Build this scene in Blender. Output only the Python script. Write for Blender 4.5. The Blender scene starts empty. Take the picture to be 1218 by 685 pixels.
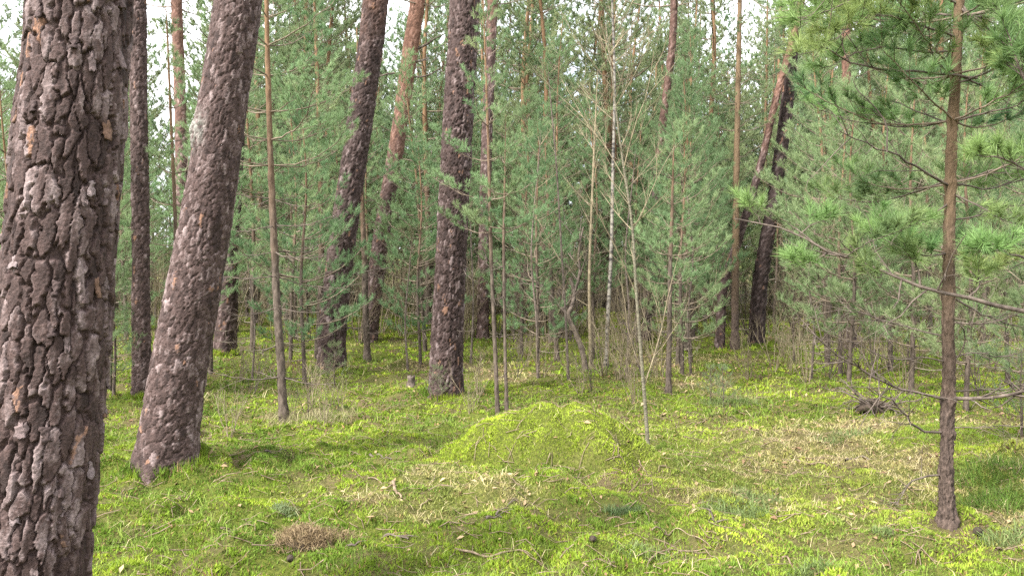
import bpy, math
import numpy as np
from mathutils import Vector

scene = bpy.context.scene
col = scene.collection
PI = math.pi

# ------------------------------------------------------------------ camera
CAM_H = 1.6
F_PX, W_PX, H_PX = 956.0, 1218.0, 685.0      # focal length in pixels of the photograph
PITCH = math.radians(-0.75)
cam_data = bpy.data.cameras.new('camera')
cam_data.sensor_width = 36.0
cam_data.lens = 36.0 * F_PX / W_PX
cam_data.clip_end = 2000.0
cam = bpy.data.objects.new('camera', cam_data)
cam.location = (0, 0, CAM_H)
cam.rotation_euler = (PI / 2 + PITCH, 0, 0)
col.objects.link(cam)
scene.camera = cam

# ------------------------------------------------------------------ sky and sun
SUN_EL, SUN_AZ = math.radians(42), math.radians(-132)   # azimuth from +Y towards +X (behind, left)
world = bpy.data.worlds.new('World')
scene.world = world
world.use_nodes = True
nt = world.node_tree
nt.nodes.clear()
out = nt.nodes.new('ShaderNodeOutputWorld')
bg = nt.nodes.new('ShaderNodeBackground')
sky = nt.nodes.new('ShaderNodeTexSky')
sky.sky_type = 'NISHITA'
sky.sun_disc = False
sky.sun_elevation = SUN_EL
sky.sun_rotation = SUN_AZ
sky.dust_density = 2.0
tc = nt.nodes.new('ShaderNodeTexCoord')
cn = nt.nodes.new('ShaderNodeTexNoise')
cn.inputs['Scale'].default_value = 2.2
cn.inputs['Detail'].default_value = 6
cr = nt.nodes.new('ShaderNodeMapRange')
cr.inputs['From Min'].default_value = 0.36
cr.inputs['From Max'].default_value = 0.56
cr.inputs['To Min'].default_value = 0.45
cr.inputs['To Max'].default_value = 0.95
mx = nt.nodes.new('ShaderNodeMixRGB')
mx.inputs[2].default_value = (8.6, 8.7, 9.0, 1)           # thin bright cloud
nt.links.new(tc.outputs['Generated'], cn.inputs['Vector'])
nt.links.new(cn.outputs['Fac'], cr.inputs['Value'])
nt.links.new(cr.outputs['Result'], mx.inputs[0])
nt.links.new(sky.outputs[0], mx.inputs[1])
nt.links.new(mx.outputs[0], bg.inputs['Color'])
bg.inputs['Strength'].default_value = 0.11
nt.links.new(bg.outputs[0], out.inputs['Surface'])

sun_d = bpy.data.lights.new('sun', 'SUN')
sun_d.energy = 3.8
sun_d.angle = math.radians(15)
sun_d.color = (1.0, 0.975, 0.93)
sun = bpy.data.objects.new('sun', sun_d)
sdir = Vector((math.sin(SUN_AZ) * math.cos(SUN_EL), math.cos(SUN_AZ) * math.cos(SUN_EL), math.sin(SUN_EL)))
sun.rotation_euler = sdir.to_track_quat('Z', 'Y').to_euler()
sun.location = (-20, -10, 40)
col.objects.link(sun)

scene.view_settings.view_transform = 'Standard'
scene.view_settings.look = 'None'
scene.view_settings.gamma = 1.0
scene.view_settings.exposure = 1.8
scene.render.engine = 'CYCLES'
cy = scene.cycles
cy.max_bounces = 7
cy.diffuse_bounces = 4
cy.glossy_bounces = 2
cy.transmission_bounces = 5
cy.transparent_max_bounces = 4
cy.volume_bounces = 0
cy.sample_clamp_indirect = 3.0
cy.sample_clamp_direct = 8.0
cy.caustics_reflective = False
cy.caustics_refractive = False
cy.use_denoising = False

# ------------------------------------------------------------------ noise helpers
def _h(*ints):
    h = np.zeros(np.broadcast(*ints).shape, np.uint32)
    for k, i in enumerate(ints):
        i = np.asarray(i).astype(np.int64).astype(np.uint32)
        h = (h ^ (i * np.uint32((0x9E3779B1, 0x85EBCA77, 0xC2B2AE3D, 0x27D4EB2F)[k % 4]))) * np.uint32(0x2C1B3C6D)
        h ^= h >> np.uint32(15)
    h *= np.uint32(0x297A2D39)
    h ^= h >> np.uint32(14)
    return h.astype(np.float64) / 4294967296.0

def vnoise2(x, y, s=0):
    xi, yi = np.floor(x), np.floor(y)
    fx, fy = x - xi, y - yi
    fx = fx * fx * (3 - 2 * fx); fy = fy * fy * (3 - 2 * fy)
    a, b = _h(xi, yi, s), _h(xi + 1, yi, s)
    c, d = _h(xi, yi + 1, s), _h(xi + 1, yi + 1, s)
    return (a + (b - a) * fx) * (1 - fy) + (c + (d - c) * fx) * fy - 0.5

def fbm2(x, y, s=0, o=4):
    v, a = 0, 1.0
    for k in range(o):
        v = v + a * vnoise2(x * 2 ** k + 17.3 * k, y * 2 ** k - 9.1 * k, s + k); a *= 0.5
    return v

def vnoise3(p, s=0):
    i = np.floor(p); f = p - i; f = f * f * (3 - 2 * f)
    r = 0
    for dx in (0, 1):
        for dy in (0, 1):
            for dz in (0, 1):
                w = (f[:, 0] if dx else 1 - f[:, 0]) * (f[:, 1] if dy else 1 - f[:, 1]) * (f[:, 2] if dz else 1 - f[:, 2])
                r = r + w * _h(i[:, 0] + dx, i[:, 1] + dy, i[:, 2] + dz, s)
    return r - 0.5

def fbm3(p, s=0, o=3):
    v, a = 0, 1.0
    for k in range(o):
        v = v + a * vnoise3(p * 2 ** k + 11.7 * k, s + k); a *= 0.5
    return v

def sstep(a, b, x):
    t = np.clip((x - a) / (b - a), 0, 1)
    return t * t * (3 - 2 * t)

# ------------------------------------------------------------------ ground height
def cushions(x, y, w, s):
    # rounded moss cushions: billowed noise
    return np.abs(vnoise2(x / w, y / w, s)) * 2

def ground(x, y):
    x = np.asarray(x, float); y = np.asarray(y, float)
    z = 0.16 * fbm2(x / 6.0, y / 6.0, 5, 2)
    wx = x + 0.2 * vnoise2(x * 1.7, y * 1.7, 71); wy = y + 0.2 * vnoise2(x * 1.7, y * 1.7, 72)
    z = z + 0.06 * fbm2(wx / 0.9, wy / 0.9, 21, 2)
    fade = np.clip(1.4 - np.hypot(x, y) / 30, 0.15, 1)
    z = z + fade * 0.12 * (cushions(wx, wy, 0.42, 31) - 0.6) + fade * 0.06 * (cushions(wx, wy, 0.15, 41) - 0.5)
    # grassy bank on the right, slow rise far away
    z = z + 0.24 * np.exp(-(((x - 4.5) / 0.9) ** 2 + ((y - 6.6) / 1.6) ** 2))
    z = z + 0.10 * np.exp(-(((x + 2.75) / 0.55) ** 2 + ((y - 6.7) / 0.5) ** 2))
    z = z + 0.35 * sstep(14, 34, np.hypot(x, y)) - 0.02
    z = z + 0.45 * np.exp(-(((x - 2.2) / 3.0) ** 2 + ((y - 24) / 3.5) ** 2))
    z = z + 5.0 * sstep(42, 110, np.hypot(x, y))
    return z

CT, ST = math.cos(PITCH), math.sin(PITCH)
def ray(px, py):
    dx, dy, dz = (px - W_PX / 2) / F_PX, 1.0, -(py - H_PX / 2) / F_PX
    return np.array([dx, dy * CT - dz * ST, dy * ST + dz * CT])

def at(px, py, Y):
    r = ray(px, py)
    return np.array([0, 0, CAM_H]) + r * (Y / r[1])

def on_ground(px, py):
    """where the line of sight first meets the ground"""
    r = ray(px, py)
    ys = np.linspace(2.5, 60, 6000)
    P = np.array([0, 0, CAM_H])[None] + r[None] * (ys / r[1])[:, None]
    below = np.nonzero(P[:, 2] < ground(P[:, 0], P[:, 1]))[0]
    return P[below[0]] if len(below) else P[-1]

# ------------------------------------------------------------------ mesh helpers
def make_mesh(name, verts, tris, mats=(), midx=None, colors=None, smooth=False):
    me = bpy.data.meshes.new(name)
    verts = np.ascontiguousarray(verts, np.float32); tris = np.ascontiguousarray(tris, np.int32)
    nv, nf = len(verts), len(tris)
    me.vertices.add(nv); me.vertices.foreach_set('co', verts.ravel())
    me.loops.add(nf * 3); me.loops.foreach_set('vertex_index', tris.ravel())
    me.polygons.add(nf)
    me.polygons.foreach_set('loop_start', np.arange(0, nf * 3, 3, dtype=np.int32))
    if smooth:
        me.polygons.foreach_set('use_smooth', np.ones(nf, bool))
    for m in mats:
        me.materials.append(m)
    if midx is not None:
        me.polygons.foreach_set('material_index', np.ascontiguousarray(midx, np.int32))
    if colors is not None:
        at_ = me.color_attributes.new('tint', 'FLOAT_COLOR', 'POINT')
        c4 = np.ones((nv, 4), np.float32); c4[:, :3] = colors
        at_.data.foreach_set('color', c4.ravel())
    me.update(calc_edges=True)
    return me

def link(name, data, parent=None, loc=None, rot=None, scale=None):
    o = bpy.data.objects.new(name, data)
    col.objects.link(o)
    if parent is not None: o.parent = parent
    if loc is not None: o.location = [float(v) for v in loc]
    if rot is not None: o.rotation_euler = rot
    if scale is not None: o.scale = scale if hasattr(scale, '__len__') else (scale,) * 3
    return o

def tag(o, label=None, cat=None, group=None, kind=None):
    if label: o['label'] = label
    if cat: o['category'] = cat
    if group: o['group'] = group
    if kind: o['kind'] = kind
    return o

def thing(name, loc, label, cat, group=None, rz=0.0, scale=None):
    o = link(name, None, None, loc, (0, 0, rz), scale)
    o.empty_display_size = 0.2
    return tag(o, label, cat, group)

class Geo:
    """collects triangles with a material slot and a colour for each vertex"""
    def __init__(self): self.v, self.t, self.m, self.c, self.n = [], [], [], [], 0
    def add(self, v, t, m=0, c=None):
        if len(v) == 0: return
        self.v.append(v); self.t.append(t + self.n); self.m.append(np.full(len(t), m))
        self.c.append(np.ones((len(v), 3)) if c is None else np.broadcast_to(c, (len(v), 3)))
        self.n += len(v)
    def mesh(self, name, mats, colors=False, smooth=False):
        return make_mesh(name, np.concatenate(self.v), np.concatenate(self.t), mats, np.concatenate(self.m),
                         np.concatenate(self.c) if colors else None, smooth)

def norm(a):
    return a / np.maximum(np.linalg.norm(a, axis=-1, keepdims=True), 1e-9)

def perp(d):
    ref = np.where(np.abs(d[..., 2:3]) > 0.9, np.array([1.0, 0, 0]), np.array([0, 0, 1.0]))
    u = norm(np.cross(d, ref)); return u, np.cross(d, u)

def tubes(P, R, sides=4):
    """P (K,n,3) centre lines, R (K,n) radii"""
    K, n, _ = P.shape
    T = norm(np.gradient(P, axis=1))
    mean = norm(P[:, -1] - P[:, 0])
    ref = np.where(np.abs(mean[:, 2:3]) > 0.75, np.array([1.0, 0.13, 0]), np.array([0.1, 0, 1.0]))[:, None]
    u = norm(np.cross(T, ref)); v = np.cross(T, u)
    a = np.arange(sides) * 2 * PI / sides
    V = P[:, :, None] + R[:, :, None, None] * (np.cos(a)[:, None] * u[:, :, None] + np.sin(a)[:, None] * v[:, :, None])
    i, j = np.meshgrid(np.arange(n - 1), np.arange(sides), indexing='ij')
    j2 = (j + 1) % sides
    q = np.stack([i * sides + j, i * sides + j2, (i + 1) * sides + j2, (i + 1) * sides + j], -1).reshape(-1, 4)
    tr = np.concatenate([q[:, [0, 1, 2]], q[:, [0, 2, 3]]])
    tr = (tr[None] + (np.arange(K) * n * sides)[:, None, None]).reshape(-1, 3)
    return V.reshape(-1, 3), tr

def spline(pts, n):
    pts = np.asarray(pts, float)
    p = np.vstack([2 * pts[0] - pts[1], pts, 2 * pts[-1] - pts[-2]])
    t = np.linspace(0, len(pts) - 1 - 1e-6, n); k = t.astype(int); f = (t - k)[:, None]
    a, b, c, d = p[k], p[k + 1], p[k + 2], p[k + 3]
    return 0.5 * (2 * b + (c - a) * f + (2 * a - 5 * b + 4 * c - d) * f ** 2 + (3 * b - a - 3 * c + d) * f ** 3)

# ------------------------------------------------------------------ materials
def mat(name):
    m = bpy.data.materials.new(name); m.use_nodes = True
    n = m.node_tree; p = n.nodes['Principled BSDF']
    return m, n, p

def nd(n, t, **kw):
    x = n.nodes.new(t)
    for k, v in kw.items():
        if k in x.inputs: x.inputs[k].default_value = v
        else: setattr(x, k, v)
    return x

def ramp(n, stops):
    r = n.nodes.new('ShaderNodeValToRGB')
    e = r.color_ramp.elements
    while len(e) < len(stops): e.new(0.5)
    for el, (p, c) in zip(e, stops):
        el.position = p; el.color = (*c, 1)
    return r

def tint_material(name, rough=0.8, translucent=0.0, noise=None, bump=0.0, spec=0.3, randomise=0.0):
    """colour from the vertex attribute, with fine grain"""
    m, n, p = mat(name)
    a = nd(n, 'ShaderNodeVertexColor', layer_name='tint')
    c = a.outputs['Color']
    if noise:
        t = nd(n, 'ShaderNodeTexCoord'); x = nd(n, 'ShaderNodeTexNoise', Scale=noise, Detail=5.0, Roughness=0.65)
        n.links.new(t.outputs['Object'], x.inputs['Vector'])
        r = nd(n, 'ShaderNodeMapRange'); r.inputs['From Min'].default_value = 0.3; r.inputs['From Max'].default_value = 0.7
        r.inputs['To Min'].default_value = 0.5; r.inputs['To Max'].default_value = 1.5
        n.links.new(x.outputs['Fac'], r.inputs['Value'])
        mu = nd(n, 'ShaderNodeMixRGB', blend_type='MULTIPLY'); mu.inputs[0].default_value = 1
        n.links.new(c, mu.inputs[1]); n.links.new(r.outputs[0], mu.inputs[2]); c = mu.outputs[0]
        if bump:
            b = nd(n, 'ShaderNodeBump', Strength=bump, Distance=0.01)
            n.links.new(x.outputs['Fac'], b.inputs['Height']); n.links.new(b.outputs[0], p.inputs['Normal'])
    n.links.new(c, p.inputs['Base Color'])
    p.inputs['Roughness'].default_value = rough
    p.inputs['Specular IOR Level'].default_value = spec
    if translucent:
        tr = nd(n, 'ShaderNodeBsdfTranslucent'); n.links.new(c, tr.inputs['Color'])
        ms = nd(n, 'ShaderNodeMixShader'); ms.inputs[0].default_value = translucent
        n.links.new(p.outputs[0], ms.inputs[1]); n.links.new(tr.outputs[0], ms.inputs[2])
        n.links.new(ms.outputs[0], n.nodes['Material Output'].inputs['Surface'])
    return m

def needle_material(name, c_lo, c_hi, translucent=0.35):
    m, n, p = mat(name)
    oi = nd(n, 'ShaderNodeObjectInfo')
    ge = nd(n, 'ShaderNodeNewGeometry')
    tc_ = nd(n, 'ShaderNodeTexCoord')
    x = nd(n, 'ShaderNodeTexNoise', Scale=1.7, Detail=2.0)
    n.links.new(tc_.outputs['Object'], x.inputs['Vector'])
    ad = nd(n, 'ShaderNodeMath', operation='MULTIPLY_ADD'); ad.inputs[1].default_value = 0.5
    n.links.new(oi.outputs['Random'], ad.inputs[0])
    ad2 = nd(n, 'ShaderNodeMath', operation='MULTIPLY_ADD'); ad2.inputs[1].default_value = 0.35; ad2.inputs[2].default_value = -0.15
    n.links.new(ge.outputs['Random Per Island'], ad2.inputs[0])
    ad3 = nd(n, 'ShaderNodeMath', operation='ADD')
    n.links.new(x.outputs['Fac'], ad3.inputs[0]); n.links.new(ad2.outputs[0], ad3.inputs[1])
    sb = nd(n, 'ShaderNodeMath', operation='SUBTRACT'); sb.inputs[1].default_value = 0.2
    n.links.new(ad3.outputs[0], sb.inputs[0]); n.links.new(sb.outputs[0], ad.inputs[2])
    r = ramp(n, [(0.0, c_lo), (1.0, c_hi)])
    n.links.new(ad.outputs[0], r.inputs[0])
    hs = nd(n, 'ShaderNodeHueSaturation'); n.links.new(r.outputs[0], hs.inputs['Color'])
    hm = nd(n, 'ShaderNodeMapRange'); hm.inputs['To Min'].default_value = 0.452; hm.inputs['To Max'].default_value = 0.508
    wn = nd(n, 'ShaderNodeTexWhiteNoise', noise_dimensions='1D'); n.links.new(oi.outputs['Random'], wn.inputs['W'])
    n.links.new(wn.outputs['Value'], hm.inputs['Value']); n.links.new(hm.outputs[0], hs.inputs['Hue'])
    r = hs
    n.links.new(r.outputs[0], p.inputs['Base Color'])
    p.inputs['Roughness'].default_value = 0.55
    p.inputs['Specular IOR Level'].default_value = 0.25
    tr = nd(n, 'ShaderNodeBsdfTranslucent'); n.links.new(r.outputs[0], tr.inputs['Color'])
    ms = nd(n, 'ShaderNodeMixShader'); ms.inputs[0].default_value = translucent
    n.links.new(p.outputs[0], ms.inputs[1]); n.links.new(tr.outputs[0], ms.inputs[2])
    n.links.new(ms.outputs[0], n.nodes['Material Output'].inputs['Surface'])
    return m

def wood_material(name, c1, c2, scale=30.0, stretch=0.25, c_top=None, z0=1.5, z1=3.5, bump=0.5):
    m, n, p = mat(name)
    t = nd(n, 'ShaderNodeTexCoord'); mp = nd(n, 'ShaderNodeMapping'); mp.inputs['Scale'].default_value = (1, 1, stretch)
    n.links.new(t.outputs['Object'], mp.inputs['Vector'])
    x = nd(n, 'ShaderNodeTexNoise', Scale=scale, Detail=5.0, Roughness=0.7)
    n.links.new(mp.outputs[0], x.inputs['Vector'])
    r = ramp(n, [(0.35, c1), (0.68, c2)]); n.links.new(x.outputs['Fac'], r.inputs[0])
    c = r.outputs[0]
    if c_top:
        sx = nd(n, 'ShaderNodeSeparateXYZ'); n.links.new(t.outputs['Object'], sx.inputs[0])
        x2 = nd(n, 'ShaderNodeTexNoise', Scale=4.0, Detail=4.0); n.links.new(t.outputs['Object'], x2.inputs['Vector'])
        ma = nd(n, 'ShaderNodeMath', operation='MULTIPLY_ADD'); ma.inputs[1].default_value = 2.2
        n.links.new(x2.outputs['Fac'], ma.inputs[0]); n.links.new(sx.outputs['Z'], ma.inputs[2])
        mr = nd(n, 'ShaderNodeMapRange'); mr.inputs['From Min'].default_value = z0 + 1.1; mr.inputs['From Max'].default_value = z1 + 1.1
        n.links.new(ma.outputs[0], mr.inputs['Value'])
        mi = nd(n, 'ShaderNodeMixRGB'); n.links.new(mr.outputs[0], mi.inputs[0]); n.links.new(c, mi.inputs[1])
        r2 = ramp(n, [(0.3, tuple(v * 0.55 for v in c_top)), (0.7, c_top)]); n.links.new(x.outputs['Fac'], r2.inputs[0])
        n.links.new(r2.outputs[0], mi.inputs[2]); c = mi.outputs[0]
    n.links.new(c, p.inputs['Base Color'])
    p.inputs['Roughness'].default_value = 0.85
    p.inputs['Specular IOR Level'].default_value = 0.2
    b = nd(n, 'ShaderNodeBump', Strength=bump, Distance=0.02)
    n.links.new(x.outputs['Fac'], b.inputs['Height']); n.links.new(b.outputs[0], p.inputs['Normal'])
    return m

M_BARK = tint_material('plated_bark', rough=0.8, noise=85.0, bump=0.9, spec=0.25)
M_YOUNGBARK = wood_material('young_pine_bark', (0.035, 0.026, 0.02), (0.135, 0.105, 0.082), 26, 0.35, (0.22, 0.13, 0.072), 1.7, 4.6)
M_HEROBARK = wood_material('sapling_bark', (0.03, 0.021, 0.017), (0.14, 0.10, 0.08), 60, 0.25, (0.175, 0.118, 0.07), 0.8, 2.3, 1.0)
M_TWIG = wood_material('twig_bark', (0.10, 0.075, 0.055), (0.24, 0.19, 0.14), 12, 1.0)
M_DEADWOOD = wood_material('dead_twig', (0.045, 0.034, 0.028), (0.17, 0.135, 0.11), 14, 1.0)
M_DEADLIMB = wood_material('dead_lower_limb', (0.13, 0.105, 0.08), (0.32, 0.27, 0.21), 14, 1.0)  # paler twin of the dead twig wood; brightness of the lit thicket painted in
M_STICK = wood_material('weathered_stick', (0.10, 0.068, 0.042), (0.27, 0.205, 0.14), 22, 1.0)
M_SHRUB = wood_material('shrub_twig', (0.12, 0.096, 0.06), (0.30, 0.245, 0.16), 10, 1.0)
M_NEEDLE = needle_material('pine_needles', (0.10, 0.185, 0.085), (0.26, 0.37, 0.175), 0.45)
M_NEEDLE_HERO = needle_material('fresh_pine_needles', (0.06, 0.14, 0.065), (0.22, 0.34, 0.11), 0.4)
M_NEEDLE_BLUE = needle_material('bluish_needles', (0.10, 0.17, 0.085), (0.25, 0.34, 0.165), 0.45)
M_NEEDLE_FAR = needle_material('far_pine_needles', (0.12, 0.195, 0.10), (0.28, 0.37, 0.19), 0.45)
M_MOSS = tint_material('moss_shoots', rough=0.7, translucent=0.3, spec=0.2)
M_STRAW = tint_material('dry_grass_blades', rough=0.6, translucent=0.3, spec=0.3)
M_LEAF = tint_material('dead_leaves', rough=0.7, translucent=0.15, spec=0.3)

def birch_material():
    m, n, p = mat('birch_bark')
    t = nd(n, 'ShaderNodeTexCoord'); mp = nd(n, 'ShaderNodeMapping'); mp.inputs['Scale'].default_value = (10, 10, 17)
    n.links.new(t.outputs['Object'], mp.inputs['Vector'])
    x = nd(n, 'ShaderNodeTexNoise', Scale=1.0, Detail=3.0); n.links.new(mp.outputs[0], x.inputs['Vector'])
    r = ramp(n, [(0.40, (0.03, 0.025, 0.022)), (0.50, (0.16, 0.14, 0.115)), (0.75, (0.27, 0.245, 0.20))])
    n.links.new(x.outputs['Fac'], r.inputs[0]); n.links.new(r.outputs[0], p.inputs['Base Color'])
    p.inputs['Roughness'].default_value = 0.6
    return m
M_BIRCH = birch_material()
M_EARTH = wood_material('dark_earth', (0.015, 0.011, 0.008), (0.075, 0.055, 0.04), 25, 1.0)
M_BIRCH_YOUNG = wood_material('young_birch_bark', (0.05, 0.042, 0.03), (0.22, 0.20, 0.14), 34, 2.2)

def ground_material(name='forest_floor', soil_to=1.0):
    m, n, p = mat(name)
    t = nd(n, 'ShaderNodeTexCoord')
    big = nd(n, 'ShaderNodeTexNoise', Scale=0.9, Detail=5.0, Roughness=0.6)
    fine = nd(n, 'ShaderNodeTexNoise', Scale=38.0, Detail=6.0, Roughness=0.75)
    for x in (big, fine): n.links.new(t.outputs['Object'], x.inputs['Vector'])
    moss = ramp(n, [(0.25, (0.025, 0.034, 0.010)), (0.5, (0.085, 0.10, 0.018)), (0.75, (0.18, 0.19, 0.035))])
    soil = ramp(n, [(0.25, (0.035, 0.024, 0.014)), (0.55, (0.13, 0.10, 0.05)), (0.8, (0.28, 0.22, 0.12))])
    n.links.new(fine.outputs['Fac'], moss.inputs[0]); n.links.new(fine.outputs['Fac'], soil.inputs[0])
    mr = nd(n, 'ShaderNodeMapRange'); mr.inputs['From Min'].default_value = 0.44; mr.inputs['From Max'].default_value = 0.62
    mr.inputs['To Max'].default_value = soil_to
    n.links.new(big.outputs['Fac'], mr.inputs['Value'])
    mi = nd(n, 'ShaderNodeMixRGB'); n.links.new(mr.outputs[0], mi.inputs[0])
    n.links.new(moss.outputs[0], mi.inputs[1]); n.links.new(soil.outputs[0], mi.inputs[2])
    n.links.new(mi.outputs[0], p.inputs['Base Color'])
    p.inputs['Roughness'].default_value = 0.9; p.inputs['Specular IOR Level'].default_value = 0.1
    b = nd(n, 'ShaderNodeBump', Strength=1.0, Distance=0.03)
    n.links.new(fine.outputs['Fac'], b.inputs['Height']); n.links.new(b.outputs[0], p.inputs['Normal'])
    return m
M_GROUND = ground_material()
M_MOUND = ground_material('mossy_hummock', 0.25)

# ------------------------------------------------------------------ the forest floor
def axis(lo, hi, step, far, grow=1.16):
    a = list(np.arange(lo, hi, step)); s = step; x = a[-1]
    while x < far: s *= grow; x += s; a.append(x)
    b = []; s = step; x = lo
    while x > -far: s *= grow; x -= s; b.append(x)
    return np.array(b[::-1] + a)
gx, gy = axis(-5.5, 5.5, 0.054, 400), axis(3.0, 11.0, 0.05, 400)
GX, GY = np.meshgrid(gx, gy)
gv = np.stack([GX, GY, ground(GX, GY)], -1).reshape(-1, 3)
nx, ny = len(gx), len(gy)
ii, jj = np.meshgrid(np.arange(ny - 1), np.arange(nx - 1), indexing='ij')
q = np.stack([ii * nx + jj, ii * nx + jj + 1, (ii + 1) * nx + jj + 1, (ii + 1) * nx + jj], -1).reshape(-1, 4)
gt = np.concatenate([q[:, [0, 1, 2]], q[:, [0, 2, 3]]])
tag(link('ground', make_mesh('ground', gv, gt, [M_GROUND], smooth=True)), 'mossy uneven forest floor under the pines', None, None, 'structure')

# ------------------------------------------------------------------ mound (a moss hummock of its own)
MC = np.array([0.47, 7.25])
def mound_h(x, y):
    u, v = x - MC[0], y - MC[1]
    ang = np.arctan2(v, u)
    rx = np.where(u < 0, 1.0, 0.9); ry = np.where(v < 0, 0.85, 0.8)
    d = np.sqrt((u / rx) ** 2 + (v / ry) ** 2) * (1 + 0.10 * np.sin(3 * ang + 1.0) + 0.06 * np.sin(7 * ang))
    h = 0.43 * (1 - np.clip(d, 0, 1) ** 2.0) ** 0.9
    h = h + 0.055 * (cushions(x, y, 0.30, 51) - 0.5) * sstep(0, 0.12, h) + 0.035 * (cushions(x, y, 0.12, 52) - 0.5) * sstep(0, 0.1, h)
    # hollow worn into the right flank
    h = h - 0.10 * np.exp(-(((u - 0.55) / 0.22) ** 2 + ((v + 0.45) / 0.22) ** 2))
    h = h - 0.05 * np.exp(-((v - 0.05 - 0.25 * u * u + 0.12 * np.sin(u * 5)) / 0.05) ** 2) * np.exp(-((u - 0.15) / 0.4) ** 2)
    h = h - 0.05 * np.exp(-(((u + 0.2) / 0.16) ** 2 + ((v + 0.35) / 0.1) ** 2))
    return h, d
def base_smooth(x, y):
    return 0.16 * fbm2(x / 6.0, y / 6.0, 5, 2) - 0.09
mcz = float(ground(*MC))
mound = thing('moss_mound', (MC[0], MC[1], mcz), 'rounded hummock covered in bright moss with dry grass on its flank', 'mound')
rr = np.linspace(0, 1.02, 46); aa = np.linspace(0, 2 * PI, 140, endpoint=False)
RR, AA = np.meshgrid(rr, aa, indexing='ij')
mxx = MC[0] + RR * np.cos(AA) * np.where(np.cos(AA) < 0, 1.42, 1.1); myy = MC[1] + RR * np.sin(AA) * 1.08
mh, _ = mound_h(mxx, myy)
edge = 1 - RR / 1.02
mzz = base_smooth(mxx, myy) + mh + 0.05 * sstep(0, 0.3, mh) - 0.10 * (1 - sstep(0, 0.2, edge))
mvv = np.stack([mxx - MC[0], myy - MC[1], mzz - mcz], -1).reshape(-1, 3)
na = len(aa)
i, j = np.meshgrid(np.arange(len(rr) - 1), np.arange(na), indexing='ij'); j2 = (j + 1) % na
q = np.stack([i * na + j, (i + 1) * na + j, (i + 1) * na + j2, i * na + j2], -1).reshape(-1, 4)
link('soil_body', make_mesh('soil_body', mvv, np.concatenate([q[:, [0, 1, 2]], q[:, [0, 2, 3]]]), [M_MOUND], smooth=True), mound)

def surf(x, y):
    g = ground(x, y)
    h, d = mound_h(x, y)
    m = base_smooth(x, y) + h + 0.05 * sstep(0, 0.3, h)
    return np.where((d < 1.0) & (m > g), m, g)

# ------------------------------------------------------------------ moss, grass and litter
def litter_mask(x, y):
    """0 = thick moss, 1 = needle litter and dry grass"""
    a = fbm2(x / 1.5 + 3.1, y / 1.5, 61, 3)
    b = fbm2(x / 0.33, y / 0.33, 64, 2)
    mk = sstep(0.09, 0.50, a + 0.55 * b + 0.10 * np.clip(x / 3, -1, 1))
    _, d = mound_h(x, y)
    mk = mk * (0.12 + 0.88 * sstep(0.95, 1.7, d))
    flank = 0.2 * np.exp(-(((x - MC[0] - 0.62) / 0.30) ** 2 + ((y - MC[1] + 0.5) / 0.32) ** 2))
    right = 0.30 * np.exp(-(((x - 2.3) / 1.4) ** 2 + ((y - 6.6) / 1.6) ** 2))
    back = 0.45 * np.exp(-(((x - 0.9) / 1.5) ** 2 + ((y - 9.1) / 0.75) ** 2)) * (0.6 + b)
    return np.clip(mk + flank + right + back, 0, 1)

def moss_colours(x, y, r, n):
    L = litter_mask(x, y)[:, None]
    a = (fbm2(x / 0.8, y / 0.8, 81, 3) + 0.5)[:, None]
    b = (fbm2(x / 0.11, y / 0.11, 85, 2) + 0.5)[:, None]
    dark, mid, hi = np.array([0.05, 0.088, 0.012]), np.array([0.18, 0.262, 0.022]), np.array([0.355, 0.44, 0.042])
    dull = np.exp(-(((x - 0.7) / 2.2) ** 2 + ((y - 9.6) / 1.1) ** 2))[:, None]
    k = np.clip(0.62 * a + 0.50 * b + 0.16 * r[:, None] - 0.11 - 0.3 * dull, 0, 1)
    c = np.where(k < 0.5, dark + (mid - dark) * k * 2, mid + (hi - mid) * (k - 0.5) * 2)
    sp2 = sstep(0.10, 0.26, fbm2(x / 0.55 + 7.7, y / 0.55, 141, 3))[:, None] * 0.75          # a darker, greener moss in patches
    c = c * (1 - sp2) + (np.array([0.095, 0.165, 0.02]) * (0.6 + 0.9 * r[:, None])) * sp2
    br = (_h((x * 9173).astype(int), (y * 7919).astype(int), 5) < 0.09)[:, None]                # dead brown shoots and needles
    c = np.where(br, np.array([0.25, 0.16, 0.07]) * (0.5 + r[:, None]), c)
    straw = np.array([0.36, 0.30, 0.13]) * (0.6 + 0.7 * r[:, None])
    c = c * (1 - 0.75 * L) + straw * 0.75 * L
    md = (1 - sstep(0.75, 1.0, mound_h(x, y)[1]))[:, None] * (1 - L)
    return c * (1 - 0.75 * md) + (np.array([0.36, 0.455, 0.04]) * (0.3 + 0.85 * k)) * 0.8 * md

def scatter(n, y0, y1, rng, half=0.68):
    y = np.sqrt(rng.uniform(y0 ** 2, y1 ** 2, n)); x = rng.uniform(-half, half, n) * y
    return x, y

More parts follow.
